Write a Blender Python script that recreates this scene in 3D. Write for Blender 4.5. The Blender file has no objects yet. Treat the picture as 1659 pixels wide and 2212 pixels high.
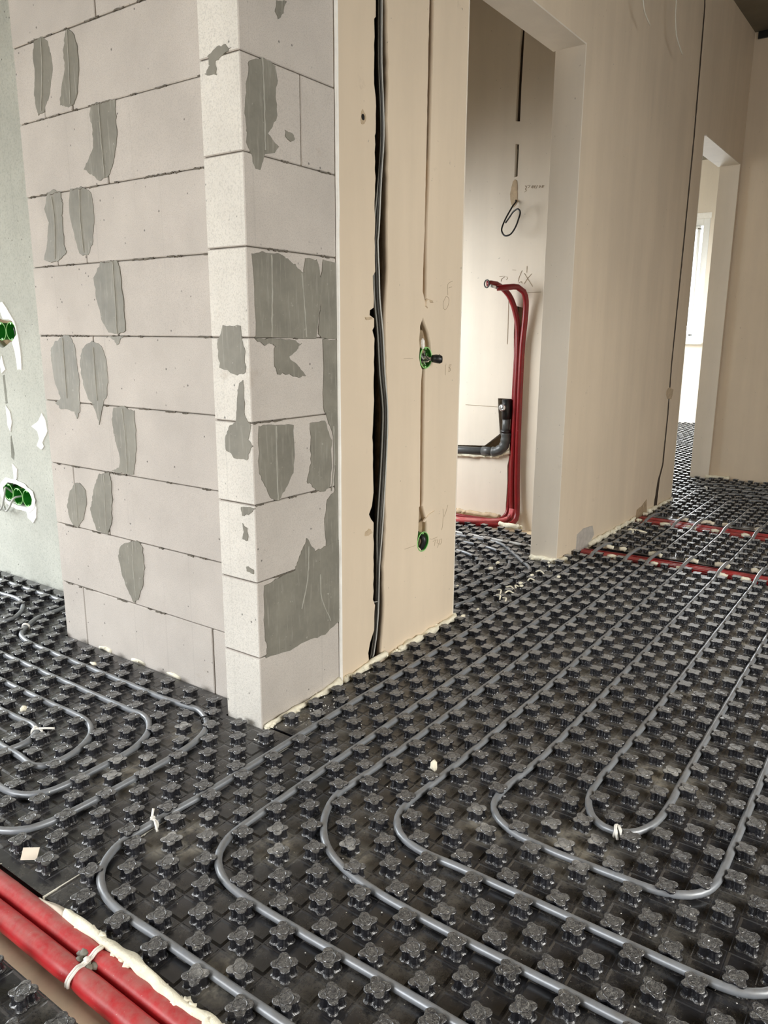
import bpy, bmesh, math, random
from mathutils import Vector, Matrix, noise
random.seed(7)
SC = bpy.context.scene
COL = SC.collection

# ---------------------------------------------------------------- camera
cam_data = bpy.data.cameras.new('camera')
cam = bpy.data.objects.new('camera', cam_data)
COL.objects.link(cam)
SC.camera = cam
RV, UV, FV = (0.580638, -0.814143, 0.005548), (0.179897, 0.13494, 0.974386), (0.794038, 0.564768, -0.224813)
CAM = (-0.86185, -0.63413, 0.99067)
cam.matrix_world = Matrix(((RV[0], UV[0], -FV[0], CAM[0]), (RV[1], UV[1], -FV[1], CAM[1]),
                           (RV[2], UV[2], -FV[2], CAM[2]), (0, 0, 0, 1)))
cam_data.sensor_fit = 'VERTICAL'
cam_data.sensor_height = 24.0
cam_data.lens = 24.0 * 1657.21 / 2212.0
cam_data.clip_start = 0.02
cam_data.clip_end = 100

# ---------------------------------------------------------------- world, light, exposure
world = bpy.data.worlds.new('world')
SC.world = world
world.use_nodes = True
bg = world.node_tree.nodes['Background']
bg.inputs[0].default_value = (0.86, 0.94, 1.0, 1)
bg.inputs[1].default_value = 3.2


def area(name, loc, direction, sx, sy, power, color, spread=180):
    d = bpy.data.lights.new(name, 'AREA')
    d.shape = 'RECTANGLE'
    d.size, d.size_y = sx, sy
    d.energy = power
    d.color = color
    d.spread = math.radians(spread)
    o = bpy.data.objects.new(name, d)
    o.location = loc
    o.rotation_euler = Vector(direction).to_track_quat('-Z', 'Y').to_euler()
    COL.objects.link(o)
    return o


DAY = (0.92, 0.97, 1.0)
area('daylight_left', (-0.4, 4.4, 1.25), (0.3, -1, -0.9), 1.6, 1.5, 19, DAY, 120)
area('daylight_left_low', (-0.2, 4.38, 0.8), (0.35, -1, -0.7), 1.4, 1.0, 30, DAY, 90)
area('daylight_back', (-3.5, 1.3, 1.5), (1, -0.15, -0.8), 2.6, 1.5, 78, (0.98, 0.99, 1.0), 120)
area('daylight_right', (0.8, -3.1, 1.45), (0.15, 1, -0.85), 2.6, 1.4, 38, (1.0, 0.96, 0.89), 105)
area('daylight_right_high', (0.4, -3.08, 1.6), (0.1, 1, -0.2), 1.6, 1.2, 15, (1.0, 0.96, 0.89), 120)
area('daylight_inner', (1.9, 2.5, 1.25), (0.9, -0.6, -0.85), 0.9, 0.9, 28, (0.95, 0.98, 1.0), 135)
area('daylight_far', (8.6, 2.4, 1.6), (-1, 0.1, -0.5), 1.3, 1.3, 170, DAY, 150)
area('fill_far_side', (7.4, 4.0, 1.7), (0.5, -1, -1.0), 1.8, 1.3, 120, DAY, 105)  # lamp added at an unseen side opening to brighten the wall under the window

SC.view_settings.view_transform = 'Standard'
SC.view_settings.look = 'None'
SC.view_settings.gamma = 1.0
SC.view_settings.exposure = 0.0
SC.view_settings.use_curve_mapping = False
SC.cycles.use_denoising = True
SC.cycles.max_bounces = 8
SC.cycles.diffuse_bounces = 5


# measured outlines and routes, in metres
DATA = {"left_patches":[[[1.5762,1.8026],[1.5338,1.7986],[1.5082,1.7809],[1.4995,1.7502],[1.4949,1.7085],[1.5082,1.6754],[1.5294,1.637],[1.5598,1.6083],[1.5868,1.603],[1.5979,1.6292],[1.5999,1.6662],[1.5897,1.7249],[1.5895,1.7667]],[[1.4173,1.7947],[1.3893,1.7807],[1.3765,1.7446],[1.3771,1.6882],[1.3924,1.6333],[1.4107,1.6041],[1.4458,1.6053],[1.4758,1.6139],[1.4709,1.6457],[1.4426,1.6995],[1.4412,1.7453],[1.4286,1.7771]],[[1.3338,1.5954],[1.2975,1.5956],[1.2273,1.5933],[1.2273,1.5514],[1.2309,1.4953],[1.2498,1.446],[1.2802,1.4056],[1.3229,1.3981],[1.3472,1.4155],[1.3878,1.4349],[1.3742,1.4544],[1.3379,1.4857],[1.337,1.5323],[1.3449,1.5683]],[[1.5772,1.3951],[1.5404,1.4011],[1.5107,1.3889],[1.504,1.3567],[1.5117,1.3065],[1.5121,1.2422],[1.5033,1.2222],[1.5545,1.1986],[1.5974,1.1973],[1.624,1.2086],[1.6015,1.2474],[1.5848,1.3119],[1.5965,1.3518]],[[1.4605,1.3934],[1.4099,1.3947],[1.3634,1.375],[1.3567,1.344],[1.3577,1.2951],[1.3745,1.2342],[1.4025,1.2073],[1.4412,1.2125],[1.4489,1.2385],[1.4643,1.2903],[1.4762,1.3418]],[[1.3434,1.1881],[1.2688,1.1895],[1.257,1.1662],[1.253,1.1104],[1.2504,1.0414],[1.2491,0.9971],[1.286,0.9887],[1.3309,0.9931],[1.3593,1.0295],[1.3775,1.0945],[1.3818,1.146]],[[1.5636,0.9832],[1.5266,0.9869],[1.5012,0.9563],[1.4971,0.9014],[1.4911,0.8601],[1.5011,0.7896],[1.5015,0.7613],[1.5217,0.7301],[1.5307,0.7524],[1.6044,0.7588],[1.6337,0.7754],[1.6043,0.7842],[1.602,0.7988],[1.6244,0.8338],[1.6333,0.898],[1.6328,0.9406],[1.6036,0.9656]],[[1.4482,0.9569],[1.4118,0.9707],[1.3688,0.9545],[1.3489,0.9184],[1.3474,0.8585],[1.3588,0.8107],[1.3789,0.7858],[1.41,0.7215],[1.4175,0.7524],[1.4368,0.7826],[1.4581,0.7989],[1.4761,0.8398],[1.4826,0.8949],[1.4721,0.9362]],[[1.3321,0.9831],[1.2622,0.9835],[1.2859,0.962],[1.294,0.9574],[1.3063,0.9716]],[[1.3349,0.778],[1.2794,0.7846],[1.2325,0.774],[1.2326,0.7038],[1.2398,0.6354],[1.2581,0.5854],[1.2967,0.5825],[1.3638,0.5845],[1.3282,0.5988],[1.3192,0.6277],[1.3352,0.6819],[1.3455,0.7363]],[[1.5635,0.5258],[1.5317,0.5295],[1.504,0.5067],[1.5065,0.4614],[1.5293,0.4129],[1.5659,0.3768],[1.5909,0.3808],[1.6126,0.4087],[1.6173,0.4467],[1.5932,0.4958]],[[1.4294,0.5703],[1.3759,0.5796],[1.3677,0.552],[1.3725,0.4938],[1.3838,0.4191],[1.4063,0.3786],[1.4654,0.3844],[1.48,0.4124],[1.4911,0.4485],[1.4771,0.4803],[1.4554,0.5346]],[[1.3088,0.3734],[1.2576,0.3839],[1.2376,0.3656],[1.235,0.3044],[1.2501,0.2428],[1.2776,0.1924],[1.3015,0.1806],[1.3316,0.2191],[1.35,0.2608],[1.3643,0.3183],[1.345,0.355]]],
"left_ridges":[[[1.5423,1.7961],[1.5474,1.7176],[1.5709,1.613]],[[1.4156,1.7915],[1.4196,1.707],[1.4274,1.6096]],[[1.3002,1.5904],[1.2989,1.5041],[1.2959,1.4043]],[[1.5557,1.3804],[1.5504,1.3158],[1.5655,1.2058]],[[1.4166,1.3861],[1.4223,1.3062],[1.4179,1.2177]],[[1.2881,1.1861],[1.2872,1.105],[1.2901,0.9906]],[[1.5622,0.9764],[1.5636,0.8787],[1.5653,0.7934]],[[1.4088,0.9507],[1.4096,0.8833],[1.4098,0.7944]],[[1.2911,0.7772],[1.2851,0.686],[1.2882,0.589]],[[1.5615,0.5223],[1.5637,0.4539],[1.5653,0.3807]],[[1.4037,0.5695],[1.4103,0.4889],[1.415,0.3847]],[[1.2861,0.3757],[1.2916,0.2941],[1.2883,0.1977]]],
"strip_patches":[[[0.796,1.5957],[0.7688,1.6093],[0.7393,1.6106],[0.7182,1.5998],[0.7479,1.5893],[0.7707,1.5795],[0.7686,1.5534],[0.8059,1.5621],[0.7899,1.5735]],[[0.7826,1.0114],[0.7199,1.0112],[0.7172,0.9873],[0.707,0.9607],[0.7084,0.9014],[0.7338,0.8924],[0.7969,0.9098],[0.802,0.9594],[0.8006,0.9803],[0.7878,0.9924]],[[0.7186,0.8847],[0.7168,0.8409],[0.7151,0.7966],[0.6966,0.7755],[0.706,0.7412],[0.695,0.7252],[0.7164,0.6891],[0.7606,0.6905],[0.7882,0.7112],[0.7862,0.7461],[0.7725,0.7701],[0.7475,0.7832],[0.7405,0.8397],[0.7309,0.8733]],[[0.7424,0.5724],[0.6941,0.573],[0.7151,0.5495],[0.7395,0.549]],[[0.7366,0.5256],[0.7206,0.519],[0.7205,0.4891],[0.7388,0.4831]],[[0.7296,0.4177],[0.7012,0.4138],[0.7059,0.4007],[0.7279,0.4027]]],
"right_patches":[[[0.4837,1.5799],[0.5313,1.5971],[0.5685,1.5877],[0.5735,1.5577],[0.566,1.522],[0.5684,1.4834],[0.5398,1.4384],[0.5737,1.415],[0.5536,1.3989],[0.5266,1.3941],[0.5062,1.3562],[0.4914,1.3562],[0.4849,1.3747],[0.4683,1.4054],[0.4677,1.4386],[0.4652,1.4898],[0.4746,1.5384]],[[0.5736,1.7233],[0.6083,1.7342],[0.5995,1.7032],[0.5798,1.688],[0.5712,1.6994]],[[0.5951,1.4617],[0.6231,1.4546],[0.6308,1.4408],[0.6102,1.4344],[0.5929,1.4437]],[[0.4756,1.1721],[0.5138,1.1805],[0.5731,1.1776],[0.6098,1.1644],[0.6348,1.1498],[0.6518,1.1399],[0.6616,1.1793],[0.7061,1.1745],[0.7189,1.1328],[0.7291,1.1791],[0.7809,1.1744],[0.7862,0.9811],[0.7159,0.9812],[0.7022,0.9935],[0.7176,1.0695],[0.6945,0.9812],[0.4782,0.9812]],[[0.4743,0.9795],[0.5537,0.981],[0.6211,0.9765],[0.6383,0.9678],[0.6247,0.9536],[0.5939,0.9341],[0.6235,0.9134],[0.6539,0.8861],[0.6271,0.8831],[0.5925,0.8914],[0.5505,0.8958],[0.5349,0.9159],[0.5408,0.9656],[0.521,0.974],[0.5048,0.9659]],[[0.7252,0.9792],[0.7901,0.9791],[0.7893,0.5763],[0.787,0.3877],[0.7241,0.3953],[0.7207,0.4826],[0.7318,0.5462],[0.7675,0.5665],[0.7665,0.7093],[0.7378,0.772],[0.7218,0.8011]],[[0.4745,0.774],[0.5212,0.7744],[0.6015,0.7672],[0.6053,0.6903],[0.5977,0.6428],[0.57,0.6044],[0.5387,0.5763],[0.5136,0.5836],[0.4904,0.6229],[0.4721,0.6662]],[[0.6645,0.7659],[0.7279,0.7666],[0.7545,0.7106],[0.7555,0.6464],[0.7445,0.5832],[0.7174,0.5681],[0.6696,0.5918],[0.6513,0.6103],[0.6665,0.6581],[0.668,0.7197]],[[0.7195,0.4169],[0.7864,0.4225],[0.7863,0.2346],[0.7802,0.1758],[0.7147,0.1576],[0.6349,0.1631],[0.5686,0.1586],[0.4756,0.1682],[0.481,0.1954],[0.4747,0.2487],[0.4796,0.3664],[0.5313,0.3747],[0.594,0.381],[0.6133,0.4085],[0.6327,0.4363],[0.6474,0.4589],[0.6799,0.4126]]],
"right_ridges":[[[0.5238,1.5927],[0.5257,1.4985],[0.5246,1.4012]],[[0.537,1.1746],[0.5344,1.0685],[0.5295,0.9845]],[[0.6431,1.1393],[0.65,1.0728],[0.6565,0.9846]],[[0.5375,0.7683],[0.5356,0.6752],[0.5371,0.5796]],[[0.7621,0.7479],[0.7636,0.6454],[0.7523,0.5689]],[[0.6515,0.4321],[0.6444,0.342],[0.6185,0.2629]],[[0.698,0.3415],[0.7016,0.2726],[0.7412,0.1914]]],
"left_joints":{"0":[1.5699,0.9505],
"1":[1.2966],
"2":[1.5685,1.4008],
"3":[1.2953],
"4":[1.5675,1.4076],
"5":[1.2869],
"6":[1.556,1.4096],
"7":[1.2829],
"8":[1.5551,1.4214],
"9":[1.2888]},"right_joint7":[[0.6527,1.5014]],
"E1L":[[0.9575,1.8432],[0.9577,1.8042],[0.9509,1.7973],[0.9514,1.6733],[0.9488,1.6423],[0.9587,1.6115],[0.9592,1.5238],[0.9554,1.5152],[0.9569,1.4098],[0.9554,1.3288],[0.9556,1.2742],[0.9577,1.1641],[0.946,1.1521],[0.9477,1.1183],[0.9527,1.066],[0.9323,1.0586],[0.9324,1.0449],[0.9528,1.0361],[0.9529,1.013],[0.945,1.0036],[0.9546,0.9804],[0.9515,0.7608],[0.9477,0.6973],[0.9533,0.5308],[0.9443,0.4913],[0.9303,0.4681],[0.9403,0.4508],[0.9532,0.4387],[0.9541,0.2208],[0.9521,0.1942],[0.9608,0.1725],[0.9568,0.0909],[0.9375,0.0582],[0.9268,0.0256],[0.9312,-0.0067]],
"E1R":[[1.007,1.8584],[1.0099,1.8095],[1.0158,1.7098],[1.0166,1.6402],[1.0126,1.5659],[1.0179,1.5272],[1.0197,1.3755],[1.0183,1.2807],[1.0216,1.1774],[1.0108,1.0467],[1.0118,0.9517],[1.0266,0.7548],[1.0272,0.7044],[1.0197,0.6031],[1.0164,0.4996],[1.0195,0.4445],[1.014,0.3385],[1.0079,0.2857],[1.0109,0.2025],[1.0118,0.1186],[1.0013,0.037],[0.9971,0.0013]],
"E2L":[[1.2123,1.9217],[1.2103,1.7867],[1.2096,1.6764],[1.2094,1.5637],[1.2075,1.4482],[1.2065,1.3005],[1.2008,1.162],[1.2021,1.122],[1.2135,1.095],[1.2197,1.0757],[1.2198,1.0724],[1.215,1.0494],[1.2044,1.0442],[1.19,1.0195],[1.1867,0.9751],[1.1898,0.9503],[1.1867,0.9222],[1.1934,0.9003],[1.2062,0.8848],[1.2011,0.8495],[1.1996,0.7965],[1.2014,0.6607],[1.2047,0.4454],[1.2002,0.4416],[1.1989,0.3996],[1.1976,0.3602],[1.1922,0.3299],[1.1965,0.3104],[1.2272,0.2876]],
"E2R":[[1.2374,1.9294],[1.2368,1.7938],[1.2328,1.6253],[1.2303,1.4517],[1.2221,1.3021],[1.2251,1.1635],[1.2257,1.0987],[1.2209,1.0757],[1.221,1.0724],[1.2156,1.0494],[1.206,1.0443],[1.2189,1.0248],[1.2383,1.0001],[1.2521,0.9666],[1.2571,0.9327],[1.2587,0.9157],[1.2514,0.8954],[1.2234,0.8843],[1.2247,0.795],[1.2259,0.6581],[1.2277,0.4414],[1.2263,0.4412],[1.2412,0.4058],[1.2524,0.375],[1.2534,0.3459],[1.2583,0.3157],[1.2525,0.2966],[1.2277,0.2875]],
"socketA":[[1.2237,0.9215],[1.2257,0.3206]],
"socketAr":[[1.2227,0.955],[1.2249,0.8859]],
"connector":[[1.2169,0.9172],[1.2428,0.9167],[1.2692,0.9161]],
"hole":[[0.9023,1.551]],
"crack":[[3.8824,2.7448],[3.8922,2.7191],[3.9016,2.4408],[3.9018,2.3841],[3.9082,2.0813],[3.8909,1.5361],[3.8741,1.1191],[3.8625,0.8325],[3.8761,0.5367],[3.8642,0.234],[3.8144,0.1485],[3.7882,0.0134]],
"pencil130":[[[1.1188,0.3178],[1.1668,0.317],[1.1815,0.3166]],[[1.2697,0.3206],[1.2855,0.3165],[1.3145,0.3178]],[[1.2885,0.3063],[1.3028,0.3106],[1.297,0.2897]],[[1.3109,0.3074],[1.3189,0.3072],[1.314,0.2963],[1.3249,0.2925],[1.3174,0.2792]],[[1.3298,0.3034],[1.3275,0.2934],[1.3332,0.2869],[1.3425,0.2901],[1.3446,0.3047],[1.3298,0.3049]],[[1.3482,0.4109],[1.352,0.3866],[1.3563,0.3821],[1.3679,0.397],[1.3792,0.4187]],[[1.3508,0.3839],[1.3479,0.3562],[1.3433,0.3363]]],
"pencilOF":[[[1.3369,1.1131],[1.3213,1.094],[1.3221,1.0755],[1.3322,1.0698],[1.3514,1.0866],[1.3538,1.107],[1.3386,1.1132]],[[1.3467,1.1169],[1.3446,1.1488],[1.3549,1.1561],[1.3747,1.1622]],[[1.3507,1.139],[1.3705,1.1442]],[[1.3416,0.8964],[1.3431,0.8629]],[[1.3671,0.8957],[1.3625,0.8852],[1.3742,0.8919],[1.3791,0.8971],[1.3671,0.8957]],[[1.3693,0.8868],[1.363,0.8728],[1.3748,0.8777],[1.371,0.8867]],[[1.1022,0.9206],[1.1196,0.9222],[1.152,0.9215]]],
"pencilX":[[[1.1861,1.3063],[1.1631,1.2755],[1.1362,1.2392]],[[1.1445,1.3024],[1.1659,1.28],[1.1846,1.2529]],[[1.1995,1.3212],[1.2165,1.2818],[1.2183,1.2663]],[[1.3283,1.2949],[1.2944,1.2947],[1.3185,1.2809],[1.318,1.2696]],[[1.1729,1.3421],[1.1724,1.309]],[[1.2865,1.2933],[1.2809,1.2841],[1.2884,1.2776]],[[1.2545,1.3257],[1.2339,1.3237]],[[1.2154,1.2595],[1.2005,1.2657],[1.1975,1.2567]],[[1.1723,1.2095],[1.085,1.2101]],[[1.2695,1.1775],[1.2672,1.0169],[1.268,0.9472]]],
"pencilW":[[[1.2041,1.7315],[1.1945,1.7246],[1.201,1.7153],[1.1948,1.7067],[1.2049,1.7017]],[[1.1903,1.7321],[1.1764,1.7297],[1.1851,1.7197]],[[1.1689,1.7181],[1.1626,1.7294],[1.1619,1.7155]],[[1.1558,1.7287],[1.1527,1.7146],[1.1466,1.7278]],[[1.1435,1.7117],[1.1352,1.7267]],[[1.1238,1.7255],[1.1254,1.7139],[1.1169,1.7229]],[[1.1141,1.7128],[1.108,1.724],[1.1073,1.7122],[1.1,1.7232]]],
"inner_line":[[1.5101,0.6117],[1.3087,0.6109]],
"slotL":[[1.2605,2.4642],[1.2673,2.3755],[1.2703,2.2273],[1.2717,2.0412],[1.2677,1.9371],[1.2669,1.7782]],
"slotR":[[1.2424,2.4564],[1.2446,2.3292],[1.2474,2.2021],[1.247,2.0377],[1.2471,1.9345],[1.2485,1.7808]],
"slot2L":[[1.2328,1.1456],[1.2313,1.0032],[1.2244,0.8587],[1.2278,0.6994],[1.2253,0.6581]],
"slot2Lb":[[1.2268,0.3476],[1.2372,0.2907],[1.2329,0.1972],[1.2359,0.0828],[1.2356,-0.0132]],
"slot2R":[[1.1843,1.1331],[1.171,1.0271],[1.1703,0.9081],[1.1734,0.8116],[1.174,0.7141],[1.1745,0.6156],[1.1754,0.5531],[1.179,0.4256],[1.1798,0.278],[1.1804,0.1657],[1.1762,-0.0047]],
"drainTop":[[1.5815,0.3782],[1.3826,0.3904],[1.29,0.4645],[1.3061,0.5994],[1.3107,0.6574],[1.2253,0.6581]],
"drainBot":[[1.58,0.3279],[1.4059,0.3345],[1.3258,0.3345],[1.265,0.3627],[1.2268,0.3476]],
"drain":[[2.925,1.8471,0.335],[2.925,1.5719,0.3537],[2.925,1.3861,0.3628],[2.925,1.3234,0.3647],[2.925,1.2906,0.3714],[2.925,1.2514,0.4101],[2.925,1.2468,0.4436],[2.925,1.2485,0.4802],[2.925,1.2464,0.5678],[2.925,1.2481,0.6039],[2.925,1.2537,0.6396]],
"plug":[2.88,1.257,0.612],
"redUp":[[[2.78,1.4607,-0.0144],[2.8,1.3686,-0.0103],[2.84,1.2741,-0.0175],[2.88,1.204,-0.0072],[2.91,1.1867,0.0264],[2.93,1.1947,0.1056],[2.93,1.1989,0.3124],[2.93,1.1977,0.689],[2.93,1.1976,0.9077],[2.925,1.2049,1.0506],[2.91,1.2232,1.1398],[2.89,1.2453,1.1977],[2.86,1.2718,1.2341],[2.83,1.289,1.2491],[2.8,1.3054,1.2526],[2.785,1.3187,1.2499]],[[2.72,1.4252,-0.0293],[2.76,1.3166,-0.0342],[2.8,1.2241,-0.0335],[2.85,1.166,-0.0192],[2.89,1.148,0.0095],[2.91,1.152,0.0626],[2.915,1.1619,0.2158],[2.915,1.1676,0.4438],[2.915,1.1689,0.6912],[2.915,1.1676,0.9323],[2.91,1.1565,1.0736],[2.9,1.1513,1.166],[2.88,1.1571,1.2112],[2.86,1.1823,1.2337],[2.83,1.2144,1.2332],[2.8,1.2699,1.2287]],[[2.85,1.5017,-0.0094],[2.87,1.3778,-0.0144],[2.89,1.2717,-0.0137],[2.92,1.236,0.0016],[2.945,1.222,0.0467],[2.95,1.2197,0.3077],[2.95,1.2211,0.6868],[2.95,1.2177,0.9553],[2.95,1.217,1.051]]],
"stub":[[2.8,1.2646,1.2286],[2.76,1.2864,1.2385]],
"loopwire":[[2.95,1.2587,1.676],[2.93,1.2458,1.6581],[2.91,1.2525,1.636],[2.89,1.2777,1.5792],[2.87,1.288,1.5332],[2.86,1.2844,1.5116],[2.855,1.2703,1.492],[2.85,1.2533,1.4853],[2.85,1.2278,1.4927],[2.85,1.2037,1.5231],[2.86,1.1921,1.5651],[2.87,1.1902,1.5919],[2.87,1.1944,1.6061],[2.87,1.2039,1.6129],[2.88,1.2338,1.6026],[2.885,1.2563,1.579],[2.89,1.2801,1.5541]],
"conduit":[[2.97,1.2653,2.5519],[2.97,1.2665,2.073],[2.97,1.2741,1.9661],[2.97,1.2791,1.8022]],
"hang":[[[2.7304,0.6,2.4781],[2.7439,0.6,2.3787],[2.7641,0.6,2.3499],[2.8006,0.6,2.3326],[2.8571,0.6,2.3168]],[[3.1983,0.6,2.6345],[3.2044,0.6,2.5221],[3.2103,0.6,2.4563],[3.2481,0.6,2.3889],[3.2967,0.6,2.3627],[3.3713,0.6,2.3362]]],
"sockW":[[2.4664,0.3425],[2.3963,0.3313],[2.3257,0.3314],[2.3932,0.9964],[2.3207,0.9965]],
"sockWp":[[[2.5189,0.3675],[2.4784,0.3856],[2.3347,0.3891],[2.2915,0.3726],[2.2604,0.3333],[2.2688,0.2845],[2.3127,0.2521],[2.3612,0.2429],[2.3882,0.268],[2.4458,0.2601],[2.5237,0.2812],[2.541,0.3198]],[[2.3442,1.0696],[2.306,1.073],[2.2675,1.0415],[2.2608,0.9986],[2.2562,0.9634],[2.2806,0.8918],[2.3008,0.8431],[2.3182,0.8507],[2.3076,0.9072],[2.3424,0.9226],[2.3623,0.9384],[2.3854,0.9381],[2.3977,0.9541],[2.3652,0.9625],[2.3788,1.0104],[2.3428,1.0381]],[[2.2416,0.6344],[2.1898,0.6584],[2.1591,0.6907],[2.1382,0.6659],[2.1312,0.6221],[2.1751,0.5738],[2.1668,0.5581],[2.1874,0.544],[2.218,0.5578],[2.1944,0.5887],[2.2042,0.6166]],[[2.4075,0.9053],[2.396,0.8648],[2.3876,0.8486],[2.4223,0.8311],[2.4298,0.8721]],[[2.4155,0.7065],[2.3887,0.6828],[2.381,0.6413],[2.4012,0.5975],[2.4194,0.6259]],[[2.4134,0.4717],[2.3782,0.4493],[2.3905,0.4044],[2.4116,0.3977]]],
"chaseW":[[[2.42,0.8229],[2.403,0.8297],[2.4019,0.7156],[2.4186,0.7105]],[[2.4085,0.5798],[2.3981,0.5849],[2.3898,0.5129],[2.3976,0.4798],[2.4189,0.4928]]],
"wallW_edge":[[0.7821,2.5952],[0.8072,2.1778]],
"ties":{"p1":[[0.017,0.5782]],
"p6":[[0.5493,-0.1877]],
"L4":[[0.0814,1.1153]],
"black":[[0.374,0.8248]],
"clip":[[3.0891,0.5822]],
"far1":[[4.6715,0.5347]],
"redn":[[-0.2849,0.3783]],
"inner":[[2.2142,0.781]]},"debris":[[0.5302,0.2083],[0.4061,1.3582],[0.1196,1.2534]],
"card":[[-0.1894,0.7]],
"crumbs":[[1.7118,0.64],[1.7736,0.6676],[1.6967,0.6065],[1.7821,0.6372],[1.8382,0.657],[1.86,0.6471],[1.8853,0.6325],[1.9158,0.6513],[1.9791,0.6374],[2.042,0.6582],[2.1056,0.6488],[2.2121,0.6527],[2.2626,0.6793],[1.5417,0.6448],[1.4419,0.6509],[1.7306,0.842],[2.1196,0.8603],[2.0262,0.846],[2.092,0.5584]],
"Lback":[[[0.6992,2.4403],[0.6969,2.3077],[0.7019,2.1147],[0.6997,1.9969]],[[0.6056,2.2679],[0.6172,2.2072],[0.6191,2.1386],[0.5914,2.0593],[0.546,1.9994],[0.4765,1.9404],[0.4144,1.916]]],
"trenchBR":[[-0.3336,0.5435],[-0.3224,0.4767],[-0.3486,0.2979]],
"cable":[[0.9822,1.8508],[0.9834,1.7015],[0.9902,1.6264],[0.996,1.523],[0.9848,1.4141],[0.9736,1.276],[0.969,1.2455],[0.9758,1.1607],[0.9795,1.0923],[0.9948,0.9993],[1.0058,0.8794],[1.0221,0.7752],[1.0183,0.6545],[1.0075,0.5272],[0.9957,0.3979],[0.9835,0.2934],[0.9961,0.396],[0.9882,0.2905],[0.9809,0.2107],[0.9783,0.1426],[0.9678,0.0622],[0.955,0.0102]],
"winfar":[[1.987,2.1478],[1.7314,2.1309],[1.8787,2.3058],[1.7567,0.9878],[1.7518,0.935],[1.7785,2.2585],[1.6921,0.9619],[1.6635,-0.019]]}

# ---------------------------------------------------------------- materials
def lin(c):
    return tuple(((v / 255) / 12.92 if v <= 10 else (((v / 255) + 0.055) / 1.055) ** 2.4) for v in c)


def new_mat(name, rough=0.6):
    m = bpy.data.materials.new(name)
    m.use_nodes = True
    nt = m.node_tree
    b = nt.nodes['Principled BSDF']
    b.inputs['Roughness'].default_value = rough
    return m, nt, b


def N(nt, kind, **kw):
    n = nt.nodes.new(kind)
    for k, v in kw.items():
        setattr(n, k, v)
    return n


def noise_tex(nt, scale, detail=4, rough=0.55, vec=None, stretch=None):
    g = N(nt, 'ShaderNodeNewGeometry')
    src = g.outputs['Position']
    if stretch:
        mp = N(nt, 'ShaderNodeMapping')
        mp.inputs['Scale'].default_value = stretch
        nt.links.new(src, mp.inputs['Vector'])
        src = mp.outputs['Vector']
    t = N(nt, 'ShaderNodeTexNoise')
    t.inputs['Scale'].default_value = scale
    t.inputs['Detail'].default_value = detail
    t.inputs['Roughness'].default_value = rough
    nt.links.new(src, t.inputs['Vector'])
    return t.outputs['Fac']


def ramp(nt, fac, stops):
    r = N(nt, 'ShaderNodeValToRGB')
    el = r.color_ramp.elements
    while len(el) < len(stops):
        el.new(0.5)
    for e, (p, c) in zip(el, stops):
        e.position = p
        e.color = (*c, 1) if len(c) == 3 else c
    nt.links.new(fac, r.inputs['Fac'])
    return r.outputs['Color']


def mix(nt, fac, a, b):
    m = N(nt, 'ShaderNodeMix', data_type='RGBA')
    for s, v in ((0, fac), (6, a), (7, b)):
        if isinstance(v, (int, float)):
            m.inputs[s].default_value = v
        elif isinstance(v, tuple):
            m.inputs[s].default_value = (*v[:3], 1)
        else:
            nt.links.new(v, m.inputs[s])
    return m.outputs[2]


def bump(nt, b, height, strength=0.3, dist=0.002):
    n = N(nt, 'ShaderNodeBump')
    n.inputs['Strength'].default_value = strength
    n.inputs['Distance'].default_value = dist
    nt.links.new(height, n.inputs['Height'])
    nt.links.new(n.outputs['Normal'], b.inputs['Normal'])


def plain(name, rgb, rough=0.5, metallic=0.0, vary=0.12, scale=40, bmp=0.0):
    m, nt, b = new_mat(name, rough)
    c = lin(rgb)
    f = noise_tex(nt, scale)
    d = tuple(v * (1 - vary) for v in c)
    e = tuple(min(1, v * (1 + vary)) for v in c)
    nt.links.new(ramp(nt, f, [(0.3, d), (0.7, e)]), b.inputs['Base Color'])
    b.inputs['Metallic'].default_value = metallic
    if bmp:
        bump(nt, b, noise_tex(nt, scale * 4), bmp)
    return m


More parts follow.
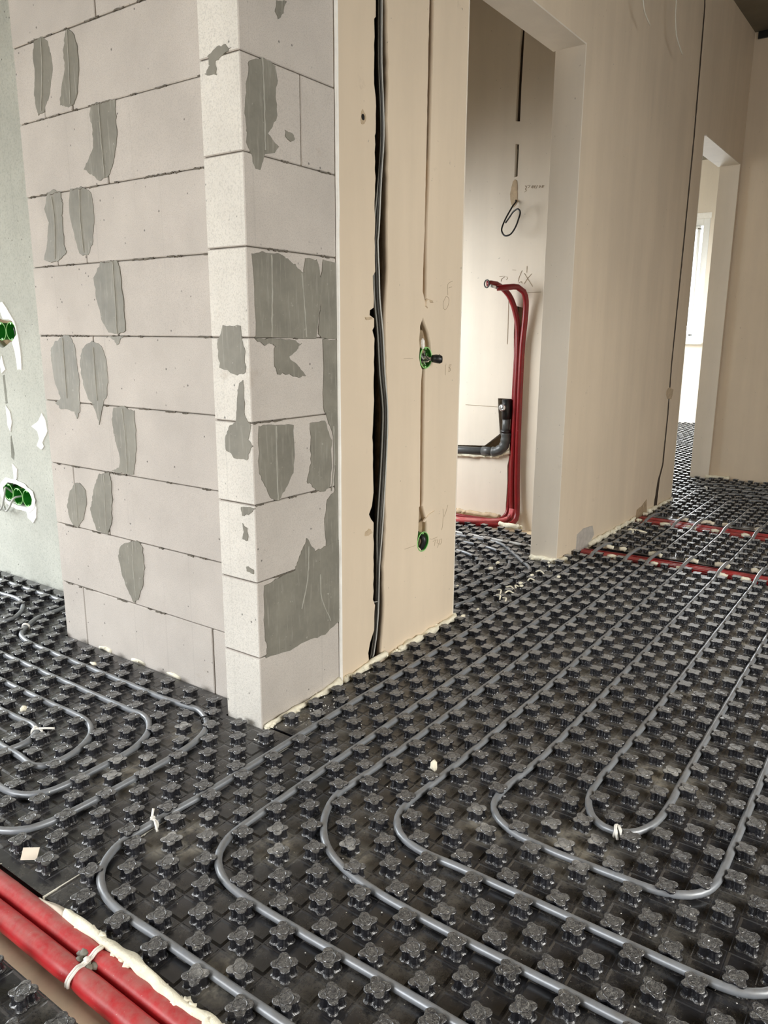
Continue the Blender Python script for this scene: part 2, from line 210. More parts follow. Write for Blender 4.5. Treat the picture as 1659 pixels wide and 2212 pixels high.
def aac(name, rgb, grain, bstr):
    m, nt, b = new_mat(name, 0.95)
    c = lin(rgb)
    big = ramp(nt, noise_tex(nt, 5, 5), [(0.3, tuple(v * 0.88 for v in c)), (0.7, tuple(min(1, v * 1.07) for v in c))])
    fine = noise_tex(nt, grain, 3, 0.7)
    col = mix(nt, ramp(nt, fine, [(0.36, (0.45,) * 3), (0.52, (0, 0, 0))]), big, tuple(v * 0.6 for v in c))
    vor = N(nt, 'ShaderNodeTexVoronoi')
    vor.inputs['Scale'].default_value = 34
    g = N(nt, 'ShaderNodeNewGeometry')
    nt.links.new(g.outputs['Position'], vor.inputs['Vector'])
    pore = ramp(nt, vor.outputs['Distance'], [(0.07, (1, 1, 1)), (0.12, (0, 0, 0))])
    gate = ramp(nt, noise_tex(nt, 16, 2), [(0.50, (0, 0, 0)), (0.56, (0.9, 0.9, 0.9))])
    mm = N(nt, 'ShaderNodeMath', operation='MULTIPLY')
    nt.links.new(pore, mm.inputs[0])
    nt.links.new(gate, mm.inputs[1])
    col = mix(nt, mm.outputs[0], col, tuple(v * 0.28 for v in c))
    stain = ramp(nt, noise_tex(nt, 3.1, 6, 0.7), [(0.64, (0, 0, 0)), (0.74, (0.35,) * 3)])
    col = mix(nt, stain, col, lin((150, 128, 104)))
    # the faint vertical saw lines a cut block carries
    line = ramp(nt, noise_tex(nt, 1.0, 2, 0.5, stretch=(60, 60, 0.6)), [(0.66, (0, 0, 0)), (0.70, (0.14,) * 3)])
    col = mix(nt, line, col, tuple(v * 0.5 for v in c))
    nt.links.new(col, b.inputs['Base Color'])
    sub = N(nt, 'ShaderNodeMath', operation='SUBTRACT')
    nt.links.new(fine, sub.inputs[0])
    nt.links.new(mm.outputs[0], sub.inputs[1])
    bump(nt, b, sub.outputs[0], bstr, 0.0015)
    return m


def plaster(name, rgb, streak=0.5, dirt=0.35):
    m, nt, b = new_mat(name, 0.72)
    c = lin(rgb)
    base = ramp(nt, noise_tex(nt, 1.7, 5, 0.6), [(0.32, tuple(v * 0.90 for v in c)), (0.68, tuple(min(1, v * 1.05) for v in c))])
    st = ramp(nt, noise_tex(nt, 2.6, 4, 0.6, stretch=(3, 3, 0.35)), [(0.38, tuple(v * 0.86 for v in c)), (0.64, c)])
    base = mix(nt, streak, base, st)
    sm = ramp(nt, noise_tex(nt, 7, 6, 0.75), [(0.66, (0, 0, 0)), (0.8, (dirt,) * 3)])
    base = mix(nt, sm, base, lin((128, 110, 88)))
    sp = ramp(nt, noise_tex(nt, 60, 2, 0.6), [(0.745, (0, 0, 0)), (0.77, (0.7,) * 3)])
    base = mix(nt, sp, base, tuple(v * 0.45 for v in c))
    nt.links.new(base, b.inputs['Base Color'])
    bump(nt, b, noise_tex(nt, 26, 6, 0.6, stretch=(1.6, 1.6, 0.6)), 0.16, 0.004)
    return m


M = {}
M['aac'] = aac('aerated_block', (197, 190, 182), 420, 0.35)
M['aac_cut'] = aac('aerated_block_sawn', (222, 218, 209), 260, 0.9)
M['mortar'] = plain('joint_mortar', (104, 98, 88), 0.95, vary=0.3, bmp=0.5)
M['adhesive_lump'] = plain('grey_lump', (127, 123, 111), 0.62, vary=0.2, scale=18, bmp=0.25)
am, ant, ab = new_mat('grey_adhesive', 0.6)
ac = lin((130, 127, 116))
acol = ramp(ant, noise_tex(ant, 9, 5, 0.65), [(0.3, tuple(v * 0.78 for v in ac)), (0.7, tuple(v * 1.15 for v in ac))])
acol = mix(ant, ramp(ant, noise_tex(ant, 14, 3, 0.6, stretch=(9, 9, 0.8)), [(0.56, (0, 0, 0)), (0.70, (0.35,) * 3)]), acol, lin((172, 169, 158)))
acol = mix(ant, ramp(ant, noise_tex(ant, 70, 4, 0.7), [(0.66, (0, 0, 0)), (0.72, (0.5,) * 3)]), acol, lin((190, 186, 174)))
ant.links.new(acol, ab.inputs['Base Color'])
bump(ant, ab, noise_tex(ant, 20, 6, 0.6, stretch=(2.5, 2.5, 0.7)), 0.4, 0.002)
M['adhesive'] = am
M['adhesive_ridge'] = plain('adhesive_ridge', (168, 166, 156), 0.8, vary=0.12)
M['plaster'] = plaster('gypsum_plaster', (225, 208, 184))
M['plaster_lit'] = plaster('gypsum_plaster_lit', (230, 220, 204), 0.4, 0.25)  # same gypsum, made paler and less tan to carry the cooler daylight
M['plaster_raw'] = plain('raw_plaster', (190, 170, 142), 0.9, vary=0.18, bmp=0.5)
M['plaster_white'] = plain('white_filler', (244, 242, 236), 0.7, vary=0.05, bmp=0.3)
M['cement'] = aac('cement_render', (184, 185, 175), 150, 0.5)
M['patch_grey'] = plain('grey_patch', (178, 172, 164), 0.8, vary=0.12, bmp=0.3)
M['core'] = plain('chase_core', (164, 144, 116), 0.95, vary=0.3, bmp=0.5)
M['concrete'] = plain('ceiling_concrete', (116, 108, 92), 0.9, vary=0.2, scale=3, bmp=0.2)
M['screed'] = plain('subfloor_film', (222, 204, 174), 0.42, vary=0.2, scale=9, bmp=0.2)
M['foam'] = plain('mounting_foam', (236, 230, 208), 0.75, vary=0.12, scale=60, bmp=0.7)
M['white_plastic'] = plain('white_plastic', (232, 229, 220), 0.4, vary=0.04)
M['black_plastic'] = plain('black_plastic', (24, 24, 25), 0.4, vary=0.2)
M['green_plastic'] = plain('green_plastic', (38, 132, 40), 0.35, vary=0.1)
M['green_rim'] = plain('green_rim', (150, 214, 130), 0.4, vary=0.05)
M['cable_grey'] = plain('cable_grey', (186, 186, 180), 0.45, vary=0.05)
M['cable_mid'] = plain('cable_mid_grey', (132, 132, 126), 0.45, vary=0.06)
M['cable_dark'] = plain('cable_dark', (52, 50, 46), 0.45, vary=0.1)
M['drain'] = plain('drain_grey', (78, 80, 80), 0.38, vary=0.08)
M['chrome'] = plain('chrome', (215, 216, 218), 0.25, metallic=0.8, vary=0.03)
M['pencil'] = plain('pencil_graphite', (158, 142, 116), 0.8, vary=0.1)
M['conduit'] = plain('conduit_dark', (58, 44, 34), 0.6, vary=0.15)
M['eps'] = plain('insulation_board', (222, 218, 204), 0.8, vary=0.05, bmp=0.3)
M['card'] = plain('pale_card', (214, 202, 184), 0.8, vary=0.05)
M['pvc'] = plain('window_frame_white', (236, 236, 232), 0.35, vary=0.02)


def mul(nt, a, b):
    m = N(nt, 'ShaderNodeMath', operation='MULTIPLY')
    for s, v in ((0, a), (1, b)):
        if isinstance(v, (int, float)):
            m.inputs[s].default_value = v
        else:
            nt.links.new(v, m.inputs[s])
    return m.outputs[0]


SPILLS = [(0.03, 0.50, 0.10), (0.47, -0.16, 0.12), (0.18, 0.19, 0.07), (0.43, 0.02, 0.07), (0.12, 0.33, 0.07), (0.83, -0.25, 0.10), (-0.17, 0.18, 0.06), (0.56, 0.64, 0.08), (0.10, 0.80, 0.12), (0.32, 0.83, 0.08)]


def mat_rubber(name, knob):
    """black moulded plastic; dust lies only on what faces up"""
    m, nt, b = new_mat(name, 0.3)
    base = ramp(nt, noise_tex(nt, 24, 3), [(0.3, (0.007, 0.007, 0.009)), (0.75, (0.017, 0.017, 0.021))])
    g = N(nt, 'ShaderNodeNewGeometry')
    sep = N(nt, 'ShaderNodeSeparateXYZ')
    nt.links.new(g.outputs['Normal'], sep.inputs[0])
    up = ramp(nt, sep.outputs['Z'], [(0.55, (0, 0, 0)), (0.97, (1, 1, 1))])
    if knob:
        dust = ramp(nt, noise_tex(nt, 9, 6, 0.7), [(0.34, (0.12,) * 3), (0.66, (0.34,) * 3)])
    else:
        dust = ramp(nt, noise_tex(nt, 6.5, 8, 0.7), [(0.48, (0.03,) * 3), (0.66, (0.42,) * 3)])
    fine = ramp(nt, noise_tex(nt, 160, 4, 0.8), [(0.40, (0.25,) * 3), (0.64, (1, 1, 1))])
    # dust rises with X, partly painting in the sheen of the farther floor
    far_dust_sheen = N(nt, 'ShaderNodeSeparateXYZ')
    nt.links.new(g.outputs['Position'], far_dust_sheen.inputs[0])
    mr = N(nt, 'ShaderNodeMapRange')
    mr.inputs['From Min'].default_value, mr.inputs['From Max'].default_value = 0.5, 1.9
    mr.inputs['To Min'].default_value, mr.inputs['To Max'].default_value = 1.0, 3.6
    nt.links.new(far_dust_sheen.outputs['X'], mr.inputs['Value'])
    spill = None
    for sx, sy, sr in SPILLS:
        dd = N(nt, 'ShaderNodeVectorMath', operation='DISTANCE')
        nt.links.new(g.outputs['Position'], dd.inputs[0])
        dd.inputs[1].default_value = (sx, sy, -0.02)
        ra = N(nt, 'ShaderNodeMapRange')
        ra.inputs['From Min'].default_value, ra.inputs['From Max'].default_value = sr, sr * 0.35
        ra.inputs['To Min'].default_value, ra.inputs['To Max'].default_value = 0.0, 0.75
        nt.links.new(dd.outputs['Value'], ra.inputs['Value'])
        if spill is None:
            spill = ra.outputs[0]
        else:
            mx = N(nt, 'ShaderNodeMath', operation='MAXIMUM')
            nt.links.new(spill, mx.inputs[0])
            nt.links.new(ra.outputs[0], mx.inputs[1])
            spill = mx.outputs[0]
    rag = ramp(nt, noise_tex(nt, 30, 6, 0.7), [(0.40, (0.0,) * 3), (0.58, (1, 1, 1))])
    d0 = N(nt, 'ShaderNodeMath', operation='ADD')
    d0.use_clamp = True
    nt.links.new(mul(nt, mul(nt, dust, fine), mr.outputs[0]), d0.inputs[0])
    nt.links.new(mul(nt, spill, mul(nt, rag, 1.0)), d0.inputs[1])
    d = mul(nt, d0.outputs[0], up)
    col = mix(nt, d, base, lin((152, 150, 145)) if knob else lin((150, 144, 130)))
    cr = mul(nt, ramp(nt, noise_tex(nt, 130, 2, 0.5), [(0.735, (0, 0, 0)), (0.75, (1, 1, 1))]), up)
    col = mix(nt, cr, col, lin((206, 200, 184)))
    nt.links.new(mul(nt, up, 0.42 if knob else 0.34), b.inputs['Sheen Weight'])
    b.inputs['Sheen Roughness'].default_value = 0.3
    b.inputs['Specular IOR Level'].default_value = 0.8
    wv = N(nt, 'ShaderNodeTexNoise')
    wv.inputs['Scale'].default_value = 85 if knob else 26
    wv.inputs['Detail'].default_value = 4
    wv.inputs['Distortion'].default_value = 2.5
    nt.links.new(g.outputs['Position'], wv.inputs['Vector'])
    if knob:
        ridge = ramp(nt, wv.outputs['Fac'], [(0.478, (0, 0, 0)), (0.5, (1, 1, 1)), (0.522, (0, 0, 0))])
        col = mix(nt, mul(nt, mul(nt, ridge, up), 0.6), col, lin((190, 188, 180)))
        bump(nt, b, wv.outputs['Fac'], 0.38, 0.003)
    else:
        bump(nt, b, wv.outputs['Fac'], 0.16, 0.003)
    nt.links.new(col, b.inputs['Base Color'])
    nt.links.new(ramp(nt, d, [(0.0, (0.22,) * 3), (0.35, (0.48,) * 3)]), b.inputs['Roughness'])
    return m


M['mat'] = mat_rubber('stud_mat_sheet', False)
M['knob'] = mat_rubber('stud_mat_knob', True)


def mat_pipe(name, rgb, dust_rgb, rough, amount, metal=0.0):
    m, nt, b = new_mat(name, rough)
    c = lin(rgb)
    base = ramp(nt, noise_tex(nt, 30, 4), [(0.3, tuple(v * 0.85 for v in c)), (0.7, tuple(v * 1.12 for v in c))])
    g = N(nt, 'ShaderNodeNewGeometry')
    sep = N(nt, 'ShaderNodeSeparateXYZ')
    nt.links.new(g.outputs['Normal'], sep.inputs[0])
    up = ramp(nt, sep.outputs['Z'], [(0.3, (0, 0, 0)), (0.95, (1, 1, 1))])
    d = ramp(nt, noise_tex(nt, 22, 7, 0.75), [(0.35, (0, 0, 0)), (0.72, (amount,) * 3)])
    mm = N(nt, 'ShaderNodeMath', operation='MULTIPLY')
    nt.links.new(up, mm.inputs[0])
    nt.links.new(d, mm.inputs[1])
    col = mix(nt, mm.outputs[0], base, lin(dust_rgb))
    sp = ramp(nt, noise_tex(nt, 240, 3, 0.6), [(0.70, (0, 0, 0)), (0.76, (0.6,) * 3)])
    col = mix(nt, sp, col, lin((196, 192, 182)))
    nt.links.new(col, b.inputs['Base Color'])
    b.inputs['Metallic'].default_value = metal
    bump(nt, b, noise_tex(nt, 120, 5, 0.6), 0.12, 0.001)
    return m


M['pipe'] = mat_pipe('heating_pipe_grey', (140, 144, 149), (116, 110, 100), 0.40, 0.6, 0.3)
M['pipe_light'] = mat_pipe('heating_pipe_pale', (200, 200, 198), (190, 186, 176), 0.4, 0.4)
M['red'] = mat_pipe('red_insulation', (178, 36, 42), (164, 122, 114), 0.36, 0.75)
M['red_dark'] = mat_pipe('red_insulation_dark', (122, 14, 20), (140, 60, 56), 0.34, 0.3)
M['red_dusty'] = mat_pipe('red_insulation_dusty', (186, 74, 78), (206, 150, 146), 0.6, 0.9)
gm, gnt, gb = new_mat('window_glass', 0.0)
gb.inputs['Transmission Weight'].default_value = 1.0
gb.inputs['IOR'].default_value = 1.0
gb.inputs['Base Color'].default_value = (0.97, 0.99, 0.98, 1)
M['glass'] = gm


# ---------------------------------------------------------------- building helpers
def tag(o, label=None, cat=None, group=None, kind=None):
    if label: o['label'] = label
    if cat: o['category'] = cat
    if group: o['group'] = group
    if kind: o['kind'] = kind
    return o


def empty(name, loc=(0, 0, 0)):
    o = bpy.data.objects.new(name, None)
    o.location = loc
    COL.objects.link(o)
    return o


def link(name, me, mat, parent=None, smooth=False):
    if isinstance(mat, (list, tuple)):
        for x in mat: me.materials.append(M[x])
    elif mat:
        me.materials.append(M[mat])
    if smooth:
        me.polygons.foreach_set('use_smooth', [True] * len(me.polygons))
    o = bpy.data.objects.new(name, me)
    COL.objects.link(o)
    if parent:
        o.parent = parent
        pl = parent.location
        if pl.length > 0:
            o.matrix_parent_inverse = Matrix.Translation(-pl)
    return o


class MB:
    """collects shapes into one mesh"""
    def __init__(self):
        self.v, self.f, self.m = [], [], []

    def add(self, vs, fs, mi=0):
        k = len(self.v)
        self.v += [tuple(p) for p in vs]
        self.f += [tuple(i + k for i in f) for f in fs]
        self.m += [mi] * len(fs)
        return self

    def box(self, a, b, mi=0, bevel=0.0):
        (x0, y0, z0), (x1, y1, z1) = a, b
        if not bevel:
            vs = [(x, y, z) for x in (x0, x1) for y in (y0, y1) for z in (z0, z1)]
            fs = [(0, 1, 3, 2), (4, 6, 7, 5), (0, 4, 5, 1), (2, 3, 7, 6), (0, 2, 6, 4), (1, 5, 7, 3)]
            return self.add(vs, fs, mi)
        bm = bmesh.new()
        bmesh.ops.create_cube(bm, size=1)
        for v in bm.verts:
            v.co = Vector(((x0 + x1) / 2 + v.co.x * (x1 - x0), (y0 + y1) / 2 + v.co.y * (y1 - y0), (z0 + z1) / 2 + v.co.z * (z1 - z0)))
        bmesh.ops.bevel(bm, geom=bm.edges[:], offset=bevel, segments=1, affect='EDGES')
        self.bm(bm, mi)
        return self

    def bm(self, bm, mi=0):
        bm.verts.index_update()
        self.add([v.co for v in bm.verts], [[v.index for v in f.verts] for f in bm.faces], mi)
        bm.free()

    def tube(self, pts, r, seg=12, mi=0, cap=True, closed=False):
        pts = [Vector(p) for p in pts]
        n = len(pts)
        rad = r if callable(r) else (lambda i, a: r)
        tan = []
        for i in range(n):
            if closed:
                t = pts[(i + 1) % n] - pts[i - 1]
            else:
                t = pts[min(i + 1, n - 1)] - pts[max(i - 1, 0)]
            tan.append(t.normalized())
        up = Vector((0, 0, 1)) if abs(tan[0].z) < 0.9 else Vector((1, 0, 0))
        u = (up - tan[0] * up.dot(tan[0])).normalized()
        vs = []
        for i in range(n):
            u = (u - tan[i] * u.dot(tan[i])).normalized()
            w = tan[i].cross(u)
            for j in range(seg):
                a = 2 * math.pi * j / seg
                rr = rad(i, j)
                vs.append(pts[i] + (u * math.cos(a) + w * math.sin(a)) * rr)
        fs = []
        for i in range(n if closed else n - 1):
            i2 = (i + 1) % n
            for j in range(seg):
                j2 = (j + 1) % seg
                fs.append((i * seg + j, i * seg + j2, i2 * seg + j2, i2 * seg + j))
        if cap and not closed:
            fs.append(tuple(range(seg))[::-1])
            fs.append(tuple((n - 1) * seg + j for j in range(seg)))
        self.add(vs, fs, mi)
        return self

    def ball(self, c, r, sub=1, squash=(1, 1, 1), rough=0.25, mi=0):
        bm = bmesh.new()
        bmesh.ops.create_icosphere(bm, subdivisions=sub, radius=1)
        s = random.random() * 50
        for v in bm.verts:
            k = 1 + rough * noise.noise(v.co * 1.7 + Vector((s, s, s)))* 2
            v.co = Vector(c) + Vector((v.co.x * squash[0], v.co.y * squash[1], v.co.z * squash[2])) * r * k
        self.bm(bm, mi)
        return self

    def build(self, name, mat, parent=None, smooth=False):
        me = bpy.data.meshes.new(name)
        me.from_pydata(self.v, [], self.f)
        if len(set(self.m)) > 1:
            me.polygons.foreach_set('material_index', self.m)
        me.update()
        return link(name, me, mat, parent, smooth)


def smooth_path(pts, step=0.012):
    """Catmull-Rom through the points, resampled"""
    P = [Vector(p) for p in pts]
    P = [P[0] * 2 - P[1]] + P + [P[-1] * 2 - P[-2]]
    out = []
    for i in range(1, len(P) - 2):
        p0, p1, p2, p3 = P[i - 1:i + 3]
        L = (p2 - p1).length
        n = max(1, int(L / step))
        # centripetal-like damping of the tangents
        l0, l2 = (p1 - p0).length, (p3 - p2).length
        m1 = (p2 - p0) / max(l0 + L, 1e-6) * L
        m2 = (p3 - p1) / max(l2 + L, 1e-6) * L
        for k in range(n):
            t = k / n
            out.append(p1 * (2 * t ** 3 - 3 * t * t + 1) + m1 * (t ** 3 - 2 * t * t + t) + p2 * (-2 * t ** 3 + 3 * t * t) + m2 * (t ** 3 - t * t))
    out.append(P[-2])
    return out


def jitter_outline(pts, amp, n=3):
    out = []
    for i in range(len(pts)):
        a, b = pts[i], pts[(i + 1) % len(pts)]
        for k in range(n):
            t = k / n
            x = a[0] + (b[0] - a[0]) * t
            y = a[1] + (b[1] - a[1]) * t
            j = noise.noise(Vector((x * 90, y * 90, 3.3))) * amp + noise.noise(Vector((x * 260, y * 260, 3.3))) * amp * 0.5
            j2 = noise.noise(Vector((x * 90, y * 90, 9.1))) * amp + noise.noise(Vector((x * 260, y * 260, 9.1))) * amp * 0.5
            out.append((x + j, y + j2))
    return out


def prism(mb, outline, fn, d0, d1, mi=0, chamfer=0.0):
    """outline in a plane; fn(u, v, depth) -> world"""
    n = len(outline)
    bm = bmesh.new()
    cx = sum(p[0] for p in outline) / n
    cy = sum(p[1] for p in outline) / n
    a = [bm.verts.new(fn(u, v, d0)) for u, v in outline]
    b = []
    for u, v in outline:
        L = math.hypot(u - cx, v - cy) or 1
        k = 1 - chamfer / L if L > chamfer * 2 else 1
        b.append(bm.verts.new(fn(cx + (u - cx) * k, cy + (v - cy) * k, d1)))
    for i in range(n):
        j = (i + 1) % n
        bm.faces.new((a[i], a[j], b[j], b[i]))
    f = bm.faces.new(b)
    bmesh.ops.recalc_face_normals(bm, faces=bm.faces[:])
    bmesh.ops.triangulate(bm, faces=[f])
    mb.bm(bm, mi)


def plate(name, outer, holes, fn, d0, d1, mat, parent=None):
    """a slab with holes: a filled 2-D curve turned into a mesh, then laid in place"""
    cu = bpy.data.curves.new(name, 'CURVE')
    cu.dimensions = '2D'
    cu.fill_mode = 'BOTH'
    cu.extrude = 0.5
    for pts in [outer] + holes:
        s = cu.splines.new('POLY')
        s.points.add(len(pts) - 1)
        for i, p in enumerate(pts):
            s.points[i].co = (p[0], p[1], 0, 1)
        s.use_cyclic_u = True
    tmp = bpy.data.objects.new('tmp', cu)
    COL.objects.link(tmp)
    dg = bpy.context.evaluated_depsgraph_get()
    me = bpy.data.meshes.new_from_object(tmp.evaluated_get(dg))
    bpy.data.objects.remove(tmp)
    bm = bmesh.new()
    bm.from_mesh(me)
    for v in bm.verts:
        v.co = Vector(fn(v.co.x, v.co.y, d0 + (v.co.z + 0.5) * (d1 - d0)))
    bmesh.ops.remove_doubles(bm, verts=bm.verts[:], dist=1e-5)
    bmesh.ops.recalc_face_normals(bm, faces=bm.faces[:])
    bm.to_mesh(me)
    bm.free()
    me.materials.clear()
    me.name = name
    return link(name, me, mat, parent)


def circle(cx, cy, r, n=24, sy=1.0):
    return [(cx + r * math.cos(2 * math.pi * i / n), cy + r * sy * math.sin(2 * math.pi * i / n)) for i in range(n)]


CEIL = 2.92
BOT = -0.055


def wallA(x, z, d=0.0):      # the partition stands 0.8 degrees off the mat's grid
    return (x, 0.709 - 0.0142 * x + d, z)


# ---------------------------------------------------------------- floor and ceiling
MB().box((-3.8, -3.4, -0.2), (9.2, 5.0, BOT)).build('floor', 'screed')['kind'] = 'structure'
MB().box((-3.8, -3.4, CEIL), (9.2, 5.0, CEIL + 0.2)).build('ceiling', 'concrete')['kind'] = 'structure'

# ---------------------------------------------------------------- block walls
ZC = [-0.055, 0.174, 0.378, 0.579, 0.782, 0.983, 1.187, 1.389, 1.592, 1.796, 2.0, 2.2, 2.4, 2.6, 2.8, 2.92]
G = 0.0013
wall_left = empty('wall_left')
tag(wall_left, kind='structure')


def jblock(parent, x0, y0, x1, y1, z0, z1, mats, face):
    """an aerated concrete block with worn arrises; face = which axis is cut rough"""
    d = random.uniform(-0.0012, 0.0012)
    mb = MB()
    bm = bmesh.new()
    bmesh.ops.create_cube(bm, size=1)
    a = (x0 + (d if face == 'x' else 0), y0 + (d if face == 'y' else 0), z0 + G)
    b = (x1, y1, z1 - G)
    for v in bm.verts:
        v.co = Vector([(a[i] + b[i]) / 2 + v.co[i] * (b[i] - a[i]) for i in range(3)])
    bmesh.ops.bevel(bm, geom=bm.edges[:], offset=0.0022, segments=1, affect='EDGES')
    bm.normal_update()
    bm.verts.index_update()
    for f in bm.faces:
        mi = 1 if (len(mats) > 1 and f.normal.x < -0.9) else 0
        mb.add([v.co for v in f.verts], [tuple(range(len(f.verts)))], mi)
    return mb.build('block', mats if len(mats) > 1 else mats[0], parent)


MB().box((0.5325, 0.81, BOT), (0.785, 1.688, CEIL)).build('mortar_core', 'mortar', wall_left)
for k in range(15):
    z0, z1 = ZC[k], ZC[k + 1]
    kk = k if k < 10 else 8 + k % 2
    js = sorted(DATA['left_joints'][str(kk)])
    ys = [0.815] + js + [1.6925]
    for a, b in zip(ys[:-1], ys[1:]):
        jblock(wall_left, 0.527, a + 0.0021, 0.79, b - 0.0021, z0, z1, ['aac'], 'x')

wall_north = empty('wall_north')
tag(wall_north, kind='structure')
MB().box((0.461, 0.699, BOT), (0.783, 0.82, CEIL)).build('mortar_core', 'mortar', wall_north)
for k in range(15):
    z0, z1 = ZC[k], ZC[k + 1]
    xs = [0.456, 0.6527, 0.782] if k in (7, 11) else ([0.456, 0.60, 0.782] if k == 9 else [0.456, 0.782])
    for a, b in zip(xs[:-1], xs[1:]):
        jblock(wall_north, a + (G if a > 0.5 else 0), 0.694, b - G, 0.824, z0, z1, ['aac', 'aac_cut'], 'y')

LF = lambda u, v, d: (0.527 - d, u, v)
SF = lambda u, v, d: (0.456 - d, u, v)
RF = lambda u, v, d: (u, 0.694 - d, v)


def patches(parent, polys, ridges, fn, jit=0.005):
    cents = []
    for i, poly in enumerate(polys):
        mb = MB()
        out = jitter_outline(poly, jit, 5)
        prism(mb, out, fn, -0.002 - 0.0001 * i, 0.0014 + 0.00015 * i, 0, 0.0012)
        cents.append((mb, poly))
    for rg in ridges:
        cx = sum(p[0] for p in rg) / len(rg)
        cy = sum(p[1] for p in rg) / len(rg)
        mb = min(cents, key=lambda c: math.hypot(cx - sum(p[0] for p in c[1]) / len(c[1]), cy - sum(p[1] for p in c[1]) / len(c[1])))[0]
        path = smooth_path([(p[0], p[1], 0) for p in rg], 0.01)
        pts = [fn(p.x + noise.noise(Vector((p.y * 60, 1, 1))) * 0.002, p.y, 0.0022) for p in path]
        mb.tube(pts, lambda i, j: 0.0019 + 0.001 * noise.noise(Vector((i * 0.4, 0, 0))), 6, 1)
    for mb, _ in cents:
        mb.build('adhesive_patch', ['adhesive', 'adhesive_ridge'], parent)


patches(wall_left, DATA['left_patches'], DATA['left_ridges'], LF)
patches(wall_north, DATA['strip_patches'], [], SF)
patches(wall_north, DATA['right_patches'], DATA['right_ridges'], RF)

# adhesive squeezed out of the bed joints
for fn, par, lo, hi, zs in ((LF, wall_left, 0.83, 1.68, ZC[1:10]), (RF, wall_north, 0.46, 0.775, ZC[1:10])):
    mb = MB()
    for z in zs:
        u = lo
        while u < hi:
            L = random.uniform(0.01, 0.05)
            if random.random() < 0.30 and u + L < hi:
                pts = [fn(u + L * t / 5, z + random.uniform(-0.0025, 0.0015), 0.0004) for t in range(6)]
                mb.tube(pts, lambda i, j: 0.0022 + 0.0012 * noise.noise(Vector((i * 0.9, u * 50, j * 0.5))), 5)
            u += L + 0.004
    o = mb.build('joint_squeeze', 'mortar', par)
    o['kind'] = 'stuff'

# ---------------------------------------------------------------- plastered partition with door openings and chases
XO1, XO2, XO3, XO4 = 1.43, 2.345, 4.10, 5.02
ZL1, ZL2 = 2.12, 2.122
E1L, E1R, E2L, E2R = (DATA[k] for k in ('E1L', 'E1R', 'E2L', 'E2R'))


def rough_edge(pts, amp=0.0016, step=0.02):
    out = []
    for a, b in zip(pts[:-1], pts[1:]):
        n = max(1, int(abs(b[1] - a[1]) / step))
        for k in range(n):
            t = k / n
            x, z = a[0] + (b[0] - a[0]) * t, a[1] + (b[1] - a[1]) * t
            out.append((x + amp * noise.noise(Vector((x * 30, z * 45, 0))) * 2, z))
    out.append(tuple(pts[-1]))
    return out


ch1 = rough_edge([(E1L[0][0], 2.86)] + E1L + [(E1L[-1][0], -0.045)]) + rough_edge([(E1R[0][0], 2.86)] + E1R + [(E1R[-1][0] - 0.004, -0.045)])[::-1]
ch2a = rough_edge([(E2L[0][0], 2.86)] + E2L[:10], 0.0008) + rough_edge([(E2R[0][0], 2.86)] + E2R[:8], 0.0008)[::-1]
ch2b = rough_edge(E2L[12:], 0.0008) + rough_edge(E2R[10:], 0.0008)[::-1]
hole = circle(DATA['hole'][0][0], DATA['hole'][0][1], 0.0075, 12, 1.25)
cr = DATA['crack']
cl = [(cr[0][0] - 0.002, 2.86)] + [(p[0] - 0.017, p[1]) for p in cr[:-3]] + [(cr[-3][0] - 0.02, cr[-3][1]), (cr[-2][0] - 0.03, cr[-2][1]), (cr[-1][0] - 0.05, -0.03)]
crr = [(cr[0][0] + 0.002, 2.86)] + [(p[0] + 0.017, p[1]) for p in cr[:-3]] + [(cr[-3][0] + 0.018, cr[-3][1]), (cr[-2][0] + 0.02, cr[-2][1]), (cr[-1][0] + 0.03, -0.03)]
crack = rough_edge(cl, 0.002) + rough_edge(crr, 0.002)[::-1]
outer = [(0.786, BOT), (XO1, BOT), (XO1, ZL1), (XO2, ZL1), (XO2, BOT), (XO3, BOT), (XO3, ZL2), (XO4, ZL2), (XO4, BOT), (5.07, BOT), (5.07, CEIL), (0.786, CEIL)]
plate('plaster_face', outer, [ch1, ch2a, ch2b, hole, crack], wallA, 0.0, 0.02, 'plaster', wall_north)
# masonry behind the plaster: solid except for the two doorways
chz = [[(0.90, -0.04), (1.06, -0.04), (1.06, 2.88), (0.90, 2.88)], [(1.19, 1.50), (1.25, 1.50), (1.25, 2.88), (1.19, 2.88)], [(1.18, 0.97), (1.24, 0.97), (1.225, 1.07), (1.19, 1.07)]]
chz.append([(cr[0][0] - 0.07, 2.86), (cr[0][0] + 0.05, 2.86), (cr[-1][0] + 0.12, -0.04), (cr[-1][0] - 0.10, -0.04)])
plate('masonry_core', outer, chz, wallA, 0.0202, 0.09, 'core', wall_north)
plate('plaster_back', outer, [], wallA, 0.0902, 0.128, 'plaster_lit', wall_north)
plate('chase_dark_back', [(0.90, -0.04), (1.06, -0.04), (1.06, 2.88), (0.90, 2.88)], [], wallA, 0.075, 0.0895, 'black_plastic', wall_north)  # black plate paints in the deep shade at the back of the chase


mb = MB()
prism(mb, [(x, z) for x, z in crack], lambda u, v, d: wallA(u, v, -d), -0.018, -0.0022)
mb.build('gap_shade', 'conduit', wall_north)  # dark strip stands in for the shaded side of the crack


def reveal(x, z1, side):
    """plaster lining of a doorway jamb"""
    w = 0.006
    a = (x, 0.709 - 0.0142 * x - 0.001, BOT)
    b = (x + w * side, 0.709 - 0.0142 * x + 0.129, z1)
    lo = tuple(min(p, q) for p, q in zip(a, b))
    hi = tuple(max(p, q) for p, q in zip(a, b))
    return MB().box(lo, hi, 0, 0.0015).build('reveal', 'plaster_lit', wall_north)


